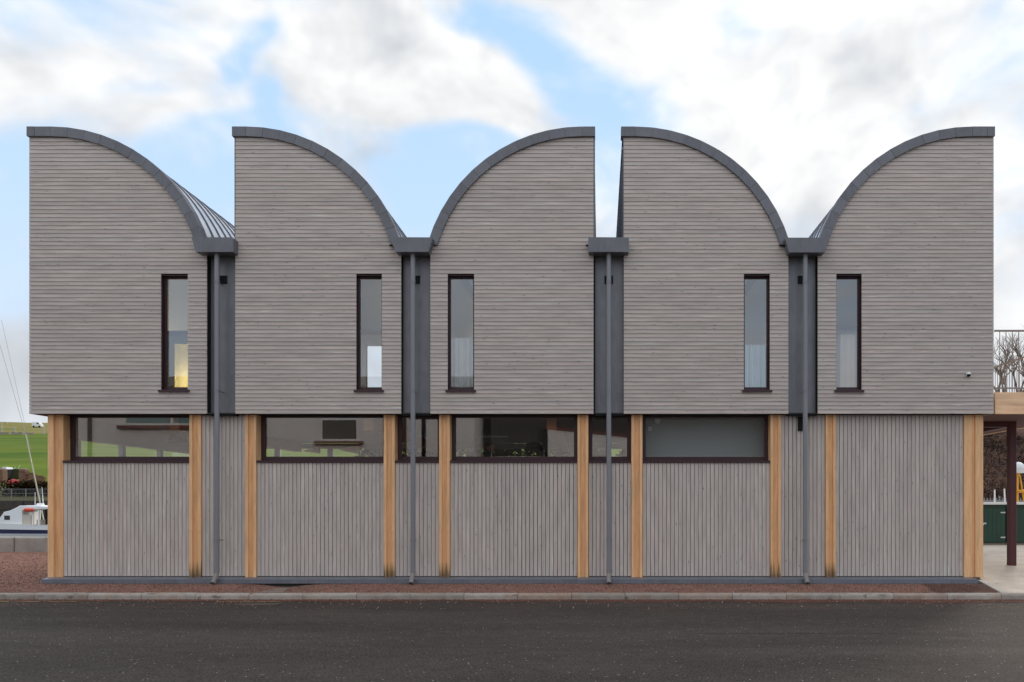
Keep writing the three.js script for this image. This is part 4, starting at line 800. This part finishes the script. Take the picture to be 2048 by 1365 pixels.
// ---------------------------------------------------------------- across the road, behind the camera: what the panes mirror
struct('far_pavement', bx(-70, 70, -.2, .12, 19.5, 60), std({ map: concTex, color: lin(.33, .32, .31), roughness: .9 }));
function houseWindow(h, x0, x1, y0, y1, z, bars) {   // faces -z
  const w = part('window', h), f = .09;
  mesh('frame', merge([bx(x0, x0 + f, y0, y1, z - .05, z + .02), bx(x1 - f, x1, y0, y1, z - .05, z + .02), bx(x0 + f, x1 - f, y0, y0 + f, z - .05, z + .02), bx(x0 + f, x1 - f, y1 - f, y1, z - .05, z + .02), ...(bars === 'sash' ? [bx(x0 + f, x1 - f, (y0 + y1) / 2 - .05, (y0 + y1) / 2 + .05, z - .06, z + .02)] : [bx((x0 + x1) / 2 - .05, (x0 + x1) / 2 + .05, y0 + f, y1 - f, z - .05, z + .02)])]), paintW, w);
  mesh('pane', bx(x0 + f, x1 - f, y0 + f, y1 - f, z - .002, z + .015), bars === 'sash' ? std({ color: lin(.09, .075, .06), roughness: .1 }) : std({ color: lin(.16, .26, .27), roughness: .1 }), w);
  mesh('sill', bx(x0 - .22, x1 + .22, y0 - .16, y0 - .01, z - .2, z + .01), sillRed, w);
}
{
  const z = 22, h = thing('rendered_house', 'pale rendered two storey house across the road, mirrored in ground floor windows', 'house');
  mesh('wall', bx(-32, -5.6, .1, 6.8, z + .02, z + 6), render_, h);
  mesh('roof', faces(prismYZ([[z - .3, 6.81], [z + 6.3, 6.81], [z + 3, 7.7]], -32.4, -5.2)), std({ color: lin(.06, .06, .065), roughness: .8 }), h);
  houseWindow(h, -12.45, -10.75, 4.45, 6.4, z, 'sash'); houseWindow(h, -21.2, -16.9, 5.15, 6.55, z, 'wide'); houseWindow(h, -27.6, -25.8, 4.45, 6.2, z, 'sash');
  houseWindow(h, -12.45, -10.75, 1.1, 2.9, z, 'sash'); houseWindow(h, -20.2, -18.2, 1.1, 2.9, z, 'sash');
  mesh('drainpipe', rod([-8.75, .1, z - .06], [-8.75, 6.8, z - .06], .14, .14, 10), std({ color: lin(.06, .03, .022) }), h);
  mesh('drainpipe', rod([-22.7, .1, z - .05], [-22.7, 6.8, z - .05], .09, .09, 10), std({ color: lin(.07, .055, .05) }), h);
  const d = part('door', h); mesh('panel', bx(-15.2, -14.2, .12, 2.2, z - .04, z + .015), sillRed, d);
}
{
  const z = 24, h = thing('dark_gabled_house', 'dark clad gabled house with white lower storey across the road', 'house');
  const sh = new THREE.Shape([[-5.1, 3.9], [9.5, 3.9], [9.5, 6.2], [2.2, 7.7], [-5.1, 6.2]].map(([x, y]) => new THREE.Vector2(x, y)));
  mesh('upper_wall', new THREE.ExtrudeGeometry(sh, { depth: 9, bevelEnabled: false }).translate(0, 0, z), std({ color: lin(.045, .04, .04), roughness: .8 }), h);
  mesh('lower_wall', bx(-5.0, 9.4, .1, 3.89, z + .03, z + 8.9), render_, h);
  for (const s of [-1, 1]) mesh('roof_slope', (() => { const a = s < 0 ? [[-5.6, 6.11], [2.2, 7.71], [2.2, 7.86], [-5.6, 6.26]] : [[10, 6.11], [10, 6.26], [2.2, 7.86], [2.2, 7.71]]; return prism(a, z - .3, z + 9.3); })(), std({ color: lin(.07, .07, .075) }), h);
  houseWindow(h, 4.2, 7.2, 1.2, 2.8, z + .03, 'wide');
  const c = part('chimney', h); mesh('stack', bx(-3.2, -2.2, 6.5, 8.3, z + 3, z + 4), std({ color: lin(.25, .13, .09) }), c); for (const x of [-2.95, -2.45]) mesh('pot', new THREE.CylinderGeometry(.13, .16, .6, 10).translate(x, 8.6, z + 3.5), sillRed, c);
}
{
  const z = 23.2, t = thing('white_outbuilding', 'white rendered outbuilding with a sloping top in front of the dark gabled house', 'outbuilding', [-2.4, .1, z]);
  mesh('wall', prism([[0, 0], [3.9, 0], [3.9, 4.6], [0, 5.0]], 0, .7), render_, t); mesh('coping', prism([[-.1, 5.0], [4, 4.58], [4, 4.7], [-.1, 5.12]], -.06, .74), sillRed, t);
  mesh('door', bx(1.2, 2.2, 0, 2.1, -.03, -.002), backFrame, t);
}
scene.traverse((o) => { if (o.isMesh) { o.castShadow = true; o.receiveShadow = true; } });
renderer.render(scene, camera);
